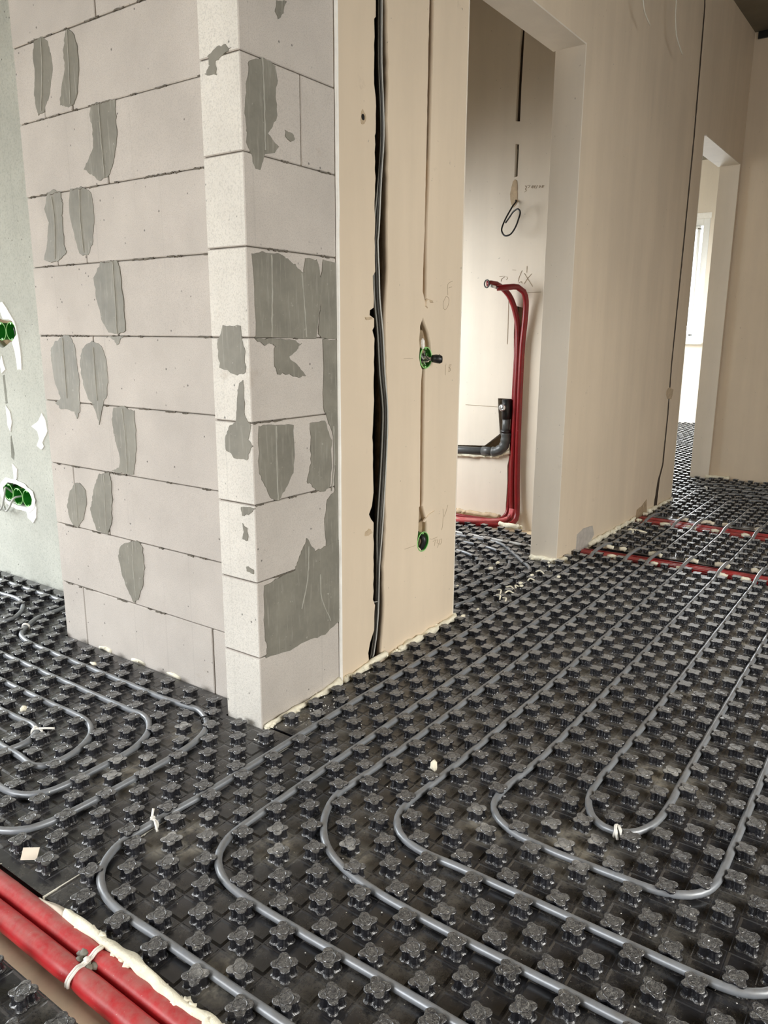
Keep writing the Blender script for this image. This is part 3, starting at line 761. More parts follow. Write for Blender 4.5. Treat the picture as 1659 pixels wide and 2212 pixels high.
reveal(XO1 + 0.0005, ZL1, 1)
reveal(XO2 - 0.0005, ZL1, -1)
reveal(XO3 + 0.0005, ZL2, 1)
reveal(XO4 - 0.0005, ZL2, -1)
for a, b, z in ((XO1, XO2, ZL1), (XO3, XO4, ZL2)):
    MB().box((a, 0.709 - 0.0142 * a - 0.012 * (b - a) - 0.0005, z - 0.006), (b, 0.709 - 0.0142 * a + 0.128, z - 0.0004)).build('lintel_soffit', 'plaster_lit', wall_north)
# the raw plaster edge beside the blocks
mb = MB()
ep = [(0.7865 + 0.0012 * noise.noise(Vector((0, 0, i * 0.7))), 0.6925 + 0.0008 * noise.noise(Vector((4, 0, i * 0.9))), BOT + i * 0.0595) for i in range(51)]
mb.tube(ep, lambda i, j: 0.0058 + 0.0012 * noise.noise(Vector((i * 0.8, j, 0))), 6)
mb.build('corner_bead', 'plaster_white', wall_north)
# filler smears on the wall
SMEARS = [0]


def smear(parent, pts, fn, mat='plaster_lit', th=0.002, jit=0.002):
    mb = MB()
    SMEARS[0] += 1
    prism(mb, jitter_outline(pts, jit, 3), fn, -0.001 - 0.00005 * SMEARS[0], th + 0.00007 * SMEARS[0], 0, 0.0015)
    return mb.build('filler_patch', mat, parent)


AF = lambda u, v, d: wallA(u, v, -d)
def blob(cx, cz, rx, rz, n=12, rot=0):
    o = []
    for i in range(n):
        a = 2 * math.pi * i / n
        k = 1 + random.uniform(-0.22, 0.22)
        x, z = rx * math.cos(a) * k, rz * math.sin(a) * k
        o.append((cx + x * math.cos(rot) - z * math.sin(rot), cz + x * math.sin(rot) + z * math.cos(rot)))
    return o


smear(wall_north, blob(1.236, 1.095, 0.022, 0.005, rot=-0.1), AF, 'plaster_raw', 0.004)
smear(wall_north, blob(1.226, 1.085, 0.012, 0.013), AF, 'plaster', 0.005)
smear(wall_north, blob(1.258, 0.402, 0.034, 0.006, rot=0.35), AF, 'plaster', 0.004)
smear(wall_north, blob(1.204, 0.965, 0.006, 0.016), AF, 'plaster_white', 0.005)
smear(wall_north, blob(0.927, 1.036, 0.018, 0.005), AF, 'plaster_raw', 0.0015)
smear(wall_north, blob(0.928, 0.413, 0.02, 0.012), AF, 'plaster_raw', 0.0012)
smear(wall_north, blob(0.9023, 1.551, 0.013, 0.018), lambda u, v, d: wallA(u, v, -d * 0.3), 'plaster_raw', 0.0012).location = (0, 0, 0)
# small hole through the plaster
mb = MB()
mb.tube([wallA(0.9023, 1.551, -0.0006), wallA(0.9023, 1.551, 0.03)], 0.0078, 12)
mb.build('drilled_hole', 'black_plastic', wall_north)
# dark broken openings at the foot, where the red pipes enter
smear(wall_north, [(2.565, -0.03), (2.565, 0.065), (2.64, 0.082), (2.76, 0.072), (2.79, 0.02), (2.72, -0.03)], AF, 'patch_grey', 0.002)
smear(wall_north, [(3.42, -0.03), (3.43, 0.03), (3.52, 0.04), (3.60, 0.065), (3.62, -0.03)], AF, 'core', 0.001)
smear(wall_north, blob(3.87, 0.66, 0.07, 0.035), AF, 'plaster_raw', 0.0008)


def pencil(name, strokes, fn, label):
    mb = MB()
    for s in strokes:
        pts = [fn(p.x, p.y, 0.0006) for p in smooth_path([(a, b, 0) for a, b in s], 0.006)]
        mb.tube(pts, 0.00055, 4)
    return mb.build(name, 'pencil', wall_north if fn is AF else wall_inner)


pencil('pencil_mark', DATA['pencil130'], AF, '')
pencil('pencil_mark', DATA['pencilOF'], AF, '')

# ---------------------------------------------------------------- left plastered wall with socket boxes
wall_west = empty('wall_side')
tag(wall_west, kind='structure')
WF = lambda u, v, d: (0.79 - d, u, v)
SW = DATA['sockW']
holes = []
lowc, upc = SW[:3], SW[3:]
lowh = [(2.30, 0.36), (2.34, 0.375), (2.40, 0.385), (2.46, 0.385), (2.50, 0.36), (2.505, 0.33), (2.48, 0.305), (2.40, 0.294), (2.33, 0.294), (2.295, 0.31), (2.285, 0.335)]
uph = [(2.285, 1.02), (2.31, 1.035), (2.38, 1.04), (2.43, 1.06), (2.48, 1.04), (2.49, 0.98), (2.44, 0.945), (2.40, 0.93), (2.34, 0.955), (2.295, 0.965), (2.28, 0.99)]
holes = [lowh, uph, DATA['chaseW'][0], DATA['chaseW'][1]]
plate('plaster_face', [(1.60, BOT), (4.6, BOT), (4.6, CEIL), (1.60, CEIL)], [jitter_outline(h, 0.0015, 2) for h in holes], lambda u, v, d: (0.79 + d, u, v), 0, 0.04, 'cement', wall_west)
plate('masonry_core', [(1.62, BOT), (4.6, BOT), (4.6, CEIL), (1.62, CEIL)], [], lambda u, v, d: (0.83 + d, u, v), 0, 0.1, 'core', wall_west)
smear(wall_west, [(2.295, 0.300), (2.275, 0.335), (2.262, 0.30), (2.270, 0.26), (2.300, 0.232), (2.335, 0.25), (2.345, 0.288)], WF, 'plaster_white', 0.0025)
plate('filler_patch', jitter_outline([(2.39 + (q[0] - 2.39) * 1.22, 0.338 + (q[1] - 0.338) * 1.4) for q in lowh], 0.004, 3), [lowh], lambda u, v, d: (0.7882 - d, u, v), 0, 0.003, 'plaster_white', wall_west)
for s in DATA['sockWp'][2:]:
    smear(wall_west, s, WF, 'plaster_white', 0.0022)
smear(wall_west, [(2.40, 1.10), (2.36, 1.11), (2.325, 1.075), (2.285, 1.03), (2.27, 0.97), (2.265, 0.92), (2.27, 0.85), (2.30, 0.85), (2.305, 0.91), (2.32, 0.955), (2.28, 0.985), (2.288, 1.02), (2.31, 1.04), (2.37, 1.045)], WF, 'plaster_white', 0.0025)


def socket_box(c, fn, r=0.033, label='', group=None, wires=0):
    """round flush box: green cup, paler rim ring, two screw lugs"""
    t = empty('socket_box', fn(c[0], c[1], 0))
    tag(t, label, 'socket box', group)
    mb = MB()
    n = 24
    vs, fs = [], []
    prof = [(1.0, 0.001), (1.0, -0.038), (0.9, -0.039), (0.0, -0.039)]
    inner = [(0.94, 0.001), (0.94, -0.036), (0.0, -0.036)]
    for rr, d in inner:
        for i in range(n):
            a = 2 * math.pi * i / n
            vs.append(fn(c[0] + r * rr * math.cos(a), c[1] + r * rr * math.sin(a), d))
    for k in range(2):
        for i in range(n):
            j = (i + 1) % n
            fs.append((k * n + i, k * n + j, (k + 1) * n + j, (k + 1) * n + i))
    mb.add(vs, fs)
    mb.build('cup', 'green_plastic', t)
    rg = MB()
    rg.tube([fn(c[0] + r * math.cos(2 * math.pi * i / 28), c[1] + r * math.sin(2 * math.pi * i / 28), 0.0012) for i in range(28)], 0.0016, 6, closed=True)
    rg.build('rim', 'green_rim', t)
    for s in (-1, 1):
        lg = MB()
        lg.tube([fn(c[0], c[1] + s * r * 0.86, 0.001), fn(c[0], c[1] + s * r * 0.86, -0.02)], 0.0035, 8)
        lg.build('screw_lug', 'green_rim', t)
    if wires:
        for w in range(wires):
            a0 = random.uniform(0, 6.28)
            pts = [fn(c[0] + 0.015 * math.cos(a0), c[1] + 0.02 * math.sin(a0), -0.034)]
            for k in range(3):
                a0 += random.uniform(0.8, 2.2)
                pts.append(fn(c[0] + random.uniform(0.006, 0.02) * math.cos(a0), c[1] + 0.022 * math.sin(a0), -0.02 + 0.01 * k))
            wb = MB()
            wb.tube(smooth_path(pts, 0.004), 0.0013, 5)
            wb.build('wire', ['cable_grey', 'cable_dark', 'green_rim'][w % 3], t)
    return t


for i, c in enumerate(lowc):
    socket_box(c, WF, 0.034, ['green socket box nearest the left picture edge, lowest trio, grey cable hanging out', 'middle green socket box of the low trio on the left wall', 'green socket box of the low trio nearest the block wall'][i], 'low socket boxes on the left wall', 0)
for i, c in enumerate(upc):
    socket_box(c, WF, 0.034, ['upper left green socket box cut by the picture edge', 'upper green socket box beside the white filler smear, black cable inside'][i], 'upper socket boxes on the left wall', 0)
# cables looping out of the low and the upper boxes
for pts, m, lab in (
    ([(0.81, 2.47, 0.335), (0.785, 2.475, 0.36), (0.765, 2.46, 0.33), (0.76, 2.475, 0.285), (0.765, 2.52, 0.262), (0.775, 2.60, 0.29)], 'cable_grey', 'grey cable looping left out of the low socket boxes'),
    ([(0.81, 2.40, 0.33), (0.78, 2.41, 0.325), (0.765, 2.43, 0.285), (0.77, 2.47, 0.265), (0.78, 2.50, 0.30)], 'cable_grey', 'shorter grey cable curling below the middle low socket box'),
    ([(0.82, 2.45, 0.345), (0.80, 2.44, 0.375), (0.80, 2.38, 0.382), (0.81, 2.32, 0.36), (0.82, 2.30, 0.34)], 'black_plastic', 'black cable arched over the low socket boxes'),
    ([(0.82, 2.33, 0.98), (0.80, 2.315, 1.01), (0.80, 2.31, 0.99), (0.81, 2.33, 0.975)], 'black_plastic', 'black cable coiled inside the upper socket box')):
    mb = MB()
    mb.tube(smooth_path(pts, 0.006), 0.0042, 8)
    tag(mb.build('cable', m, None, True), lab, 'cable')
# dark backing inside the two wall chases
mb = MB()
for s in DATA['chaseW']:
    prism(mb, s, lambda u, v, d: (0.822 - d, u, v), 0, 0.005)
mb.build('chase_dark_back', 'cable_dark', wall_west)

# ---------------------------------------------------------------- other walls (behind camera too)
def wall_plate(name, outer, holes, fn, mat, d=0.15):
    o = plate(name, outer, holes, fn, 0, d, mat)
    o['kind'] = 'structure'
    return o


wall_plate('wall_back', [(-3.4, BOT), (5.0, BOT), (5.0, CEIL), (-3.4, CEIL)], [[(0.0, 0.75), (2.6, 0.75), (2.6, 2.25), (0.0, 2.25)]], lambda u, v, d: (-3.6 - d, u, v), 'plaster')
wall_plate('wall_window_side', [(-3.6, BOT), (0.94, BOT), (0.94, CEIL), (-3.6, CEIL)], [[(-1.2, 0.5), (0.4, 0.5), (0.4, 2.0), (-1.2, 2.0)]], lambda u, v, d: (u, 4.6 + d, v), 'plaster')
wall_plate('wall_south', [(-3.6, BOT), (9.0, BOT), (9.0, CEIL), (-3.6, CEIL)], [[(-0.5, 0.75), (2.1, 0.75), (2.1, 2.15), (-0.5, 2.15)]], lambda u, v, d: (u, -3.2 - d, v), 'plaster')
wall_plate('wall_east', [(-3.2, BOT), (0.76, BOT), (0.76, CEIL), (-3.2, CEIL)], [], lambda u, v, d: (5.06 + d, u, v), 'plaster')
# inner room
IB = 2.94
IF = lambda u, v, d: (IB - d, u, v)
wall_inner = empty('wall_inner')
tag(wall_inner, kind='structure')
sL, sR = DATA['slotL'], DATA['slotR']
s1a = [(sL[0][0] - 0.002, 2.86)] + sL[:4] + sR[:4][::-1] + [(sR[0][0], 2.86)]
s1b = sL[4:] + sR[4:][::-1]
DT, DB = DATA['drainTop'], DATA['drainBot']
big = [(2.3, DT[0][1] - 0.012)] + DT[:-1] + DATA['slot2L'][::-1] + DATA['slot2R'] + [(DATA['slot2R'][-1][0], -0.045), (DATA['slot2Lb'][-1][0], -0.045)] + DATA['slot2Lb'][::-1] + DB[:-1][::-1] + [(2.3, DB[0][1] - 0.012)]
plate('plaster_face', [(0.83, BOT), (2.6, BOT), (2.6, CEIL), (0.83, CEIL)], [s1a, s1b, big], lambda u, v, d: (IB + d, u, v), 0, 0.05, 'plaster_lit', wall_inner)
plate('masonry_core', [(0.83, BOT), (2.6, BOT), (2.6, CEIL), (0.83, CEIL)], [], lambda u, v, d: (IB + 0.0505 + d, u, v), 0, 0.1, 'plaster_raw', wall_inner)
wall_plate('wall_inner_left', [(0.94, BOT), (3.04, BOT), (3.04, CEIL), (0.94, CEIL)], [[(1.5, 0.5), (2.5, 0.5), (2.5, 1.7), (1.5, 1.7)]], lambda u, v, d: (u, 2.6 + d, v), 'plaster_lit', 0.1)
for s in (DATA['pencilX'], DATA['pencilW'], [DATA['inner_line']]):
    mb = MB()
    for st in s:
        pts = [IF(p.x, p.y, 0.0015) for p in smooth_path([(a, b, 0) for a, b in st], 0.012)]
        mb.tube(pts, 0.0010, 4)
    mb.build('pencil_mark', 'pencil', wall_inner)
smear(wall_inner, blob(1.262, 1.70, 0.022, 0.075), IF, 'plaster_raw', 0.0015)
# far room
wall_plate('wall_far_end', [(0.7, BOT), (4.2, BOT), (4.2, CEIL), (0.7, CEIL)], [[(1.70, 0.925), (3.15, 0.925), (3.15, 2.30), (1.70, 2.30)]], lambda u, v, d: (8.75 + d, u, v), 'plaster_lit', 0.2)
wall_plate('wall_far_left', [(3.09, BOT), (8.9, BOT), (8.9, CEIL), (3.09, CEIL)], [[(6.6, 0.4), (8.5, 0.4), (8.5, 2.2), (6.6, 2.2)]], lambda u, v, d: (u, 4.1 + d, v), 'plaster_lit', 0.1)
wall_plate('wall_far_right', [(5.21, BOT), (8.75, BOT), (8.75, CEIL), (5.21, CEIL)], [], lambda u, v, d: (u, 0.60 + d, v), 'plaster_lit', 0.1)
win = empty('window_1', (8.78, 2.4, 0.925))
tag(win, kind='structure')
for a, b, nm in (((8.76, 1.70, 0.925), (8.83, 1.772, 2.30), 'frame'), ((8.76, 3.08, 0.925), (8.83, 3.15, 2.30), 'frame'), ((8.76, 1.772, 2.225), (8.83, 3.08, 2.30), 'frame'), ((8.76, 1.772, 0.925), (8.83, 3.08, 0.99), 'frame'),
                 ((8.74, 1.80, 1.0), (8.80, 1.83, 2.2), 'sash'), ((8.74, 1.80, 2.18), (8.80, 3.05, 2.22), 'sash'), ((8.74, 1.80, 0.985), (8.80, 3.05, 1.02), 'sash')):
    MB().box(a, b, 0, 0.004).build(nm, 'pvc', win)
MB().box((8.79, 1.77, 0.99), (8.795, 3.08, 2.225)).build('pane', 'glass', win)
MB().box((8.69, 1.66, 0.905), (8.76, 3.2, 0.925), 0, 0.003).build('sill', 'pvc', win)
MB().box((8.745, 1.69, 2.30), (8.75, 3.2, 2.36)).build('head_trim', 'plaster_white', win)
# black strip painting in the shadow gap where the far wall meets the ceiling, and a lighter plaster fillet
MB().box((5.045, -3.1, CEIL - 0.045), (5.0605, 0.615, CEIL - 0.002)).build('shade_strip_1', 'black_plastic')['kind'] = 'structure'

# ---------------------------------------------------------------- stud mats
def clover(a, tip, disc):
    """radius of the four-lobed outline at angle a: a round core with four ears on the diagonals"""
    ph = (a - math.pi / 4 + math.pi / 4) % (math.pi / 2) - math.pi / 4
    rho = 0.36 * tip
    cc = tip - rho
    s = cc * math.sin(ph)
    ear = cc * math.cos(ph) + math.sqrt(rho * rho - s * s) if abs(s) < rho else 0
    k = 9.0 / tip
    return math.log(math.exp(k * disc) + math.exp(k * ear)) / k


def knob_mesh(seg, detailed):
    T, Dc = 0.0223, 0.0150
    if detailed:
        prof = [(-0.0226, 1.02, 1.06), (-0.0205, 0.90, 0.93), (-0.0185, 0.86, 0.80), (-0.0052, 0.78, 0.74), (-0.0046, 0.95, 0.95), (-0.0038, 1.0, 1.0), (-0.0014, 1.0, 1.0), (-0.0004, 0.94, 0.96)]
    else:
        prof = [(-0.0226, 1.0, 1.02), (-0.0195, 0.86, 0.82), (-0.0050, 0.80, 0.76), (-0.0044, 1.0, 1.0), (-0.0012, 1.0, 1.0), (-0.0003, 0.95, 0.96)]
    vs, fs = [], []
    for z, kt, kd in prof:
        for j in range(seg):
            a = 2 * math.pi * (j + 0.5) / seg
            r = clover(a, T * kt, Dc * kd)
            vs.append((r * math.cos(a), r * math.sin(a), z))
    n = len(prof)
    for i in range(n - 1):
        for j in range(seg):
            j2 = (j + 1) % seg
            fs.append((i * seg + j, i * seg + j2, (i + 1) * seg + j2, (i + 1) * seg + j))
    top = (n - 1) * seg
    if detailed:
        base = len(vs)
        for rr, z in ((0.0120, 0.0), (0.0114, 0.0009), (0.0104, 0.0002)):
            for j in range(seg):
                a = 2 * math.pi * (j + 0.5) / seg
                vs.append((rr * math.cos(a), rr * math.sin(a), z))
        rows = [top, base, base + seg, base + 2 * seg]
        for p, q in zip(rows[:-1], rows[1:]):
            for j in range(seg):
                j2 = (j + 1) % seg
                fs.append((p + j, p + j2, q + j2, q + j))
        fs.append(tuple(base + 2 * seg + j for j in range(seg)))
    else:
        fs.append(tuple(top + j for j in range(seg)))
    return vs, fs


KV, KF = knob_mesh(40, True)
kme = []
for s in range(4):          # four moulded-and-trodden variants share the 300 nearest
    me = bpy.data.meshes.new('knob')
    rr = random.Random(s)
    vv = []
    for (x, y, z) in KV:
        k = 1 + 0.05 * noise.noise(Vector((x * 60, y * 60, s * 7.7)))
        dz = 0.0016 * noise.noise(Vector((x * 70, y * 70, s * 3.1))) if z > -0.003 else 0
        vv.append((x * k, y * k, z + dz))
    me.from_pydata(vv, [], KF)
    me.materials.append(M['knob'])
    kme.append(me)
KV2, KF2 = knob_mesh(24, False)


def in_view(x, y):
    d = Vector((x, y, 0)) - Vector(CAM)
    z = d.dot(Vector(FV))
    if z < 0.1: return False
    u = d.dot(Vector(RV)) / z * 1657.2
    v = d.dot(Vector(UV)) / z * 1657.2
    return abs(u) < 860 and abs(v) < 1135


def stud_mat(label, x0, x1, y0, y1, ox, oy, rot, pitch, skip, cells=True, near_cap=300):
    """one laid sheet: slab with a chequer of pads, and the knobs standing on every second pad"""
    mb = MB()
    if isinstance(x0, list):
        for i, a in enumerate(x0):
            mb.box((a[0], a[2], -0.046 + 0.0003 * i), (a[1], a[3], -0.0236 - 0.0002 * i))
        bx = x0
    else:
        bx = [(x0, x1, y0, y1)]
        mb.box((x0, y0, -0.046), (x1, y1, -0.0236))
    inside = lambda x, y, m: any(a[0] + m < x < a[1] - m and a[2] + m < y < a[3] - m for a in bx) and not any(s[0] - m < x < s[1] + m and s[2] - m < y < s[3] + m for s in skip)
    c, s = math.cos(rot), math.sin(rot)
    xs = [a[0] for a in bx] + [a[1] for a in bx]
    ys = [a[2] for a in bx] + [a[3] for a in bx]
    i0, i1 = int((min(xs) - ox) / pitch) - 3, int((max(xs) - ox) / pitch) + 4
    j0, j1 = int((min(ys) - oy) / pitch) - 3, int((max(ys) - oy) / pitch) + 4
    P = []
    h = pitch / 2 - 0.0009
    for i in range(i0, i1):
        for j in range(j0, j1):
            x = ox + c * i * pitch - s * j * pitch
            y = oy + s * i * pitch + c * j * pitch
            even = (i + j) % 2 == 0
            if cells and inside(x, y, 0.012):
                zt = -0.0228 if even else -0.0219
                t = h - (0.0014 if even else 0.0050)
                zb = -0.0236
                def cr(a):
                    return [(x + c * dx * a - s * dy * a, y + s * dx * a + c * dy * a) for dx, dy in ((-1, -1), (1, -1), (1, 1), (-1, 1))]
                lo, hi = cr(h), cr(t)
                k = 1 if even else 1
                vs = [(p[0], p[1], zb) for p in lo] + [(p[0], p[1], zt) for p in hi]
                mb.add(vs, [(4, 5, 6, 7), (0, 1, 5, 4), (1, 2, 6, 5), (2, 3, 7, 6), (3, 0, 4, 7)])
            if even and inside(x, y, 0.010):
                P.append((x, y))
    root = mb.build('stud_mat', 'mat')
    tag(root, label, 'floor mat')
    vis = sorted([p for p in P if in_view(*p)], key=lambda p: (Vector((p[0], p[1], 0)) - Vector(CAM)).length)[:near_cap]
    vs_ = set(vis)
    rest = [p for p in P if p not in vs_]
    for p in vis:
        o = bpy.data.objects.new('knob', random.choice(kme))
        o.parent = root
        o.location = (p[0] + random.uniform(-.0005, .0005), p[1] + random.uniform(-.0005, .0005), random.uniform(-0.0006, 0.0004))
        o.rotation_euler = (random.gauss(0, 0.02), random.gauss(0, 0.02), rot + random.choice((0, 1, 2, 3)) * math.pi / 2 + random.gauss(0, 0.03))
        COL.objects.link(o)
    if rest:
        V, F = [], []
        for p in rest:
            k = len(V)
            tx, ty = random.gauss(0, 0.02), random.gauss(0, 0.02)
            for (a, b, z) in KV2:
                V.append((p[0] + a * c - b * s, p[1] + a * s + b * c, z + (tx * a + ty * b if z > -0.01 else 0)))
            F += [tuple(q + k for q in f) for f in KF2]
        me = bpy.data.meshes.new('knob_field')
        me.from_pydata(V, [], F)
        o = link('knob_field', me, 'knob', root)
        o['kind'] = 'stuff'
    return root


BLK = (0.452, 0.795, 0.682, 1.70)
stud_mat('large black stud mat in front of the block corner, carrying the nested grey loops', -0.229, 2.562, -2.9, 0.578, 0, 0, 0, 0.05, [])
stud_mat('black stud mat left of the block wall, running to the left plastered wall', [(-0.229, 0.452, 0.582, 4.4), (0.3, 0.522, 0.828, 4.4), (0.3, 0.786, 1.698, 4.4), (0.2, 0.47, 0.582, 0.686)], 0, 0, 0, 0.0132, 0.048, -0.0088, 0.0497, [])
stud_mat('black stud mat behind the doorway in the small room with the drain pipe', [(0.478, 2.565, 0.582, 0.683), (1.44, 2.332, 0.60, 1.0), (0.96, 2.74, 0.84, 2.58)], 0, 0, 0, 0.025, 0.0525, 0, 0.05, [])
stud_mat('narrow black stud mat between the two red pipe bundles', 2.725, 3.345, -2.9, 0.648, 2.75, 0.0, 0, 0.05, [])
stud_mat('far black stud mat beyond the second red bundle, up to the end wall', [(3.545, 5.055, -2.9, 0.63), (4.11, 5.01, 0.63, 0.78)], 0, 0, 0, 3.55, 0.0, 0, 0.05, [])
stud_mat('shiny black stud mat in the bright far room', 3.2, 8.72, 0.785, 4.05, 3.22, 0.8, 0, 0.05, [(5.2, 8.75, 0.5, 0.72)], cells=False)
stud_mat('black stud mat corner at the bottom left, past the thick red pipes', -1.2, -0.350, -0.9, 1.5, -0.3765, 0.392, 0, 0.05, [])
# pale edge of the insulation board showing in the seam between two sheets
mb = MB()
mb.box((-0.232, 0.5786, -0.046), (-0.10, 0.5814, -0.0215))
mb.box((-0.02, 0.5790, -0.046), (0.06, 0.5812, -0.0218))
mb.box((0.36, 0.5788, -0.046), (0.52, 0.5812, -0.0218))
tag(mb.build('insulation_edge', 'eps'), 'thin pale insulation line in the seam between two stud mats', 'insulation')

# ---------------------------------------------------------------- grey heating pipes
ZP = -0.0115


def pipe(label, pts, mat='pipe', r=0.0079, group=None, name='heating_pipe'):
    pts3 = [(p[0], p[1], p[2] if len(p) > 2 else ZP) for p in pts]
    mb = MB()
    path = smooth_path(pts3, 0.015)
    path = [Vector((p.x + 0.0008 * noise.noise(Vector((i * 0.13, 0, pts[0][1] * 9))), p.y + 0.0008 * noise.noise(Vector((0, i * 0.13, pts[0][1] * 9))), p.z + 0.0006 * noise.noise(Vector((5, 5, i * 0.1))))) for i, p in enumerate(path)]
    mb.tube(path, r, 14)
    return tag(mb.build(name, mat, None, True), label, 'pipe', group)


def far_leg(y, xend):
    """straight run down the corridor, lifted over the two red bundles, then turning right along the end wall"""
    L = [(xend, -2.6)] if xend else []
    rt = 0.12
    pts = []
    if xend:
        pts += [(xend, -2.8), (xend, y - 0.9), (xend, y - 0.35), (xend, y - rt), (xend - 0.035, y - 0.035), (xend - rt, y), (xend - 0.3, y)]
    pts += [(3.75, y), (3.60, y, -0.010), (3.53, y, 0.002), (3.45, y, 0.004), (3.37, y, 0.002), (3.30, y, -0.010), (3.1, y), (2.80, y, -0.0125), (2.72, y, 0.002), (2.65, y, 0.004), (2.57, y, 0.001), (2.5, y, -0.011), (2.3, y)]
    return pts


pipe('outermost front grey pipe loop, nearest the block corner, bending above the thick red pipes',
     far_leg(0.578, 4.63) + [(1.5, 0.577), (0.9, 0.577), (0.45, 0.577), (0.157, 0.576), (0.03, 0.584), (-0.062, 0.582), (-0.096, 0.570), (-0.127, 0.550), (-0.152, 0.519), (-0.169, 0.48), (-0.177, 0.433), (-0.178, 0.388), (-0.177, 0.332), (-0.177, 0.154), (-0.176, -0.2), (-0.176, -2.6)])
pipe('second grey heating pipe loop from the block corner, bending left of centre',
     far_leg(0.425, 4.48) + [(1.5, 0.425), (0.8, 0.424), (0.443, 0.425), (0.218, 0.425), (0.12, 0.424), (0.077, 0.419), (0.037, 0.401), (0.010, 0.375), (-0.012, 0.335), (-0.024, 0.27), (-0.027, 0.18), (-0.026, 0), (-0.025, -0.5), (-0.025, -2.6)])
pipe('third grey heating pipe loop from the block corner, bend at lower centre',
     far_leg(0.326, 4.33) + [(1.5, 0.326), (0.8, 0.326), (0.5, 0.329), (0.387, 0.334), (0.326, 0.335), (0.269, 0.317), (0.216, 0.283), (0.176, 0.241), (0.150, 0.190), (0.134, 0.125), (0.125, 0.03), (0.123, -0.1), (0.125, -0.5), (0.125, -2.6)])
pipe('fourth grey heating pipe loop, its long lower run leaving the frame at the right edge',
     far_leg(0.176, 4.18) + [(1.5, 0.176), (0.9, 0.178), (0.593, 0.182), (0.474, 0.186), (0.411, 0.189), (0.355, 0.184), (0.319, 0.168), (0.293, 0.141), (0.279, 0.106), (0.273, 0.058), (0.276, 0.0), (0.277, -0.2), (0.276, -0.4), (0.277, -0.46), (0.281, -0.499), (0.292, -0.527), (0.315, -0.552), (0.36, -0.572), (0.45, -0.576), (0.8, -0.575), (2.4, -0.575), (2.62, -0.575, 0.003), (2.85, -0.575)])
pipe('grey heating pipe U-loop whose round end lies near the right edge, enclosing the smallest loop',
     far_leg(0.026, 4.03) + [(1.5, 0.026), (0.885, 0.027), (0.724, 0.03), (0.623, 0.038), (0.547, 0.042), (0.501, 0.034), (0.468, 0.012), (0.446, -0.02), (0.432, -0.063), (0.427, -0.13), (0.428, -0.188), (0.431, -0.27), (0.434, -0.321), (0.443, -0.359), (0.46, -0.39), (0.491, -0.413), (0.535, -0.423), (0.604, -0.425), (0.8, -0.425), (2.4, -0.425), (2.62, -0.425, 0.003), (2.85, -0.425)])
pipe('smallest inner grey heating pipe U-loop with a white tie at its bend',
     far_leg(-0.125, 3.88) + [(1.6, -0.125), (1.2, -0.125), (0.972, -0.123), (0.831, -0.120), (0.733, -0.119), (0.673, -0.122), (0.623, -0.134), (0.583, -0.159), (0.564, -0.19), (0.567, -0.224), (0.589, -0.252), (0.639, -0.273), (0.724, -0.280), (0.85, -0.277), (1.3, -0.275), (2.4, -0.275), (2.62, -0.275, 0.003), (2.85, -0.275)])
# left-hand loops
pipe('outermost left grey loop beside the block wall, with a black wire tie at its bend',
     [(0.72, 1.93), (0.66, 1.915), (0.60, 1.905), (0.55, 1.90), (0.482, 1.856), (0.425, 1.80), (0.401, 1.72), (0.397, 1.6), (0.399, 1.3), (0.401, 1.057), (0.406, 0.966), (0.412, 0.897), (0.395, 0.845), (0.361, 0.802), (0.305, 0.772), (0.214, 0.757), (0.111, 0.754), (0.009, 0.754), (-0.06, 0.756), (-0.11, 0.762), (-0.155, 0.783), (-0.185, 0.83), (-0.198, 0.92), (-0.198, 1.3), (-0.198, 3.8)])
pipe('second left grey loop inward from the block wall',
     [(0.298, 3.8), (0.298, 1.7), (0.300, 1.178), (0.302, 1.06), (0.303, 0.981), (0.269, 0.917), (0.218, 0.880), (0.16, 0.862), (0.055, 0.858), (-0.001, 0.858), (-0.05, 0.868), (-0.085, 0.90), (-0.098, 0.96), (-0.1, 1.3), (-0.1, 3.8)])
pipe('third left grey loop, its bend just left of the white-tied pipe',
     [(0.197, 3.8), (0.197, 1.8), (0.194, 1.348), (0.197, 1.212), (0.200, 1.113), (0.19, 1.062), (0.162, 1.014), (0.113, 0.979), (0.061, 0.963), (0.02, 0.966), (-0.005, 0.99), (-0.002, 1.06), (0.0, 1.4), (0.0, 3.8)])
pipe('innermost left grey pipe whose bend carries a white tie at the left picture edge',
     [(0.098, 3.8), (0.098, 1.6), (0.096, 1.325), (0.098, 1.241), (0.101, 1.183), (0.089, 1.138), (0.063, 1.116), (0.022, 1.106), (-0.02, 1.118), (-0.045, 1.16), (-0.05, 1.3), (-0.05, 3.8)])
pipe('grey pipe bending round near the foot of the left plastered wall',
     [(0.60, 3.8), (0.60, 2.6), (0.604, 2.268), (0.611, 2.2), (0.608, 2.13), (0.58, 2.06), (0.535, 2.0), (0.485, 1.965), (0.45, 1.975), (0.44, 2.03), (0.44, 2.3), (0.44, 3.8)])
pipe('straight grey pipe running behind the block wall end, closest to the left plastered wall',
     [(0.695, 3.8), (0.695, 2.6), (0.698, 2.2), (0.70, 2.02), (0.70, 1.98)])
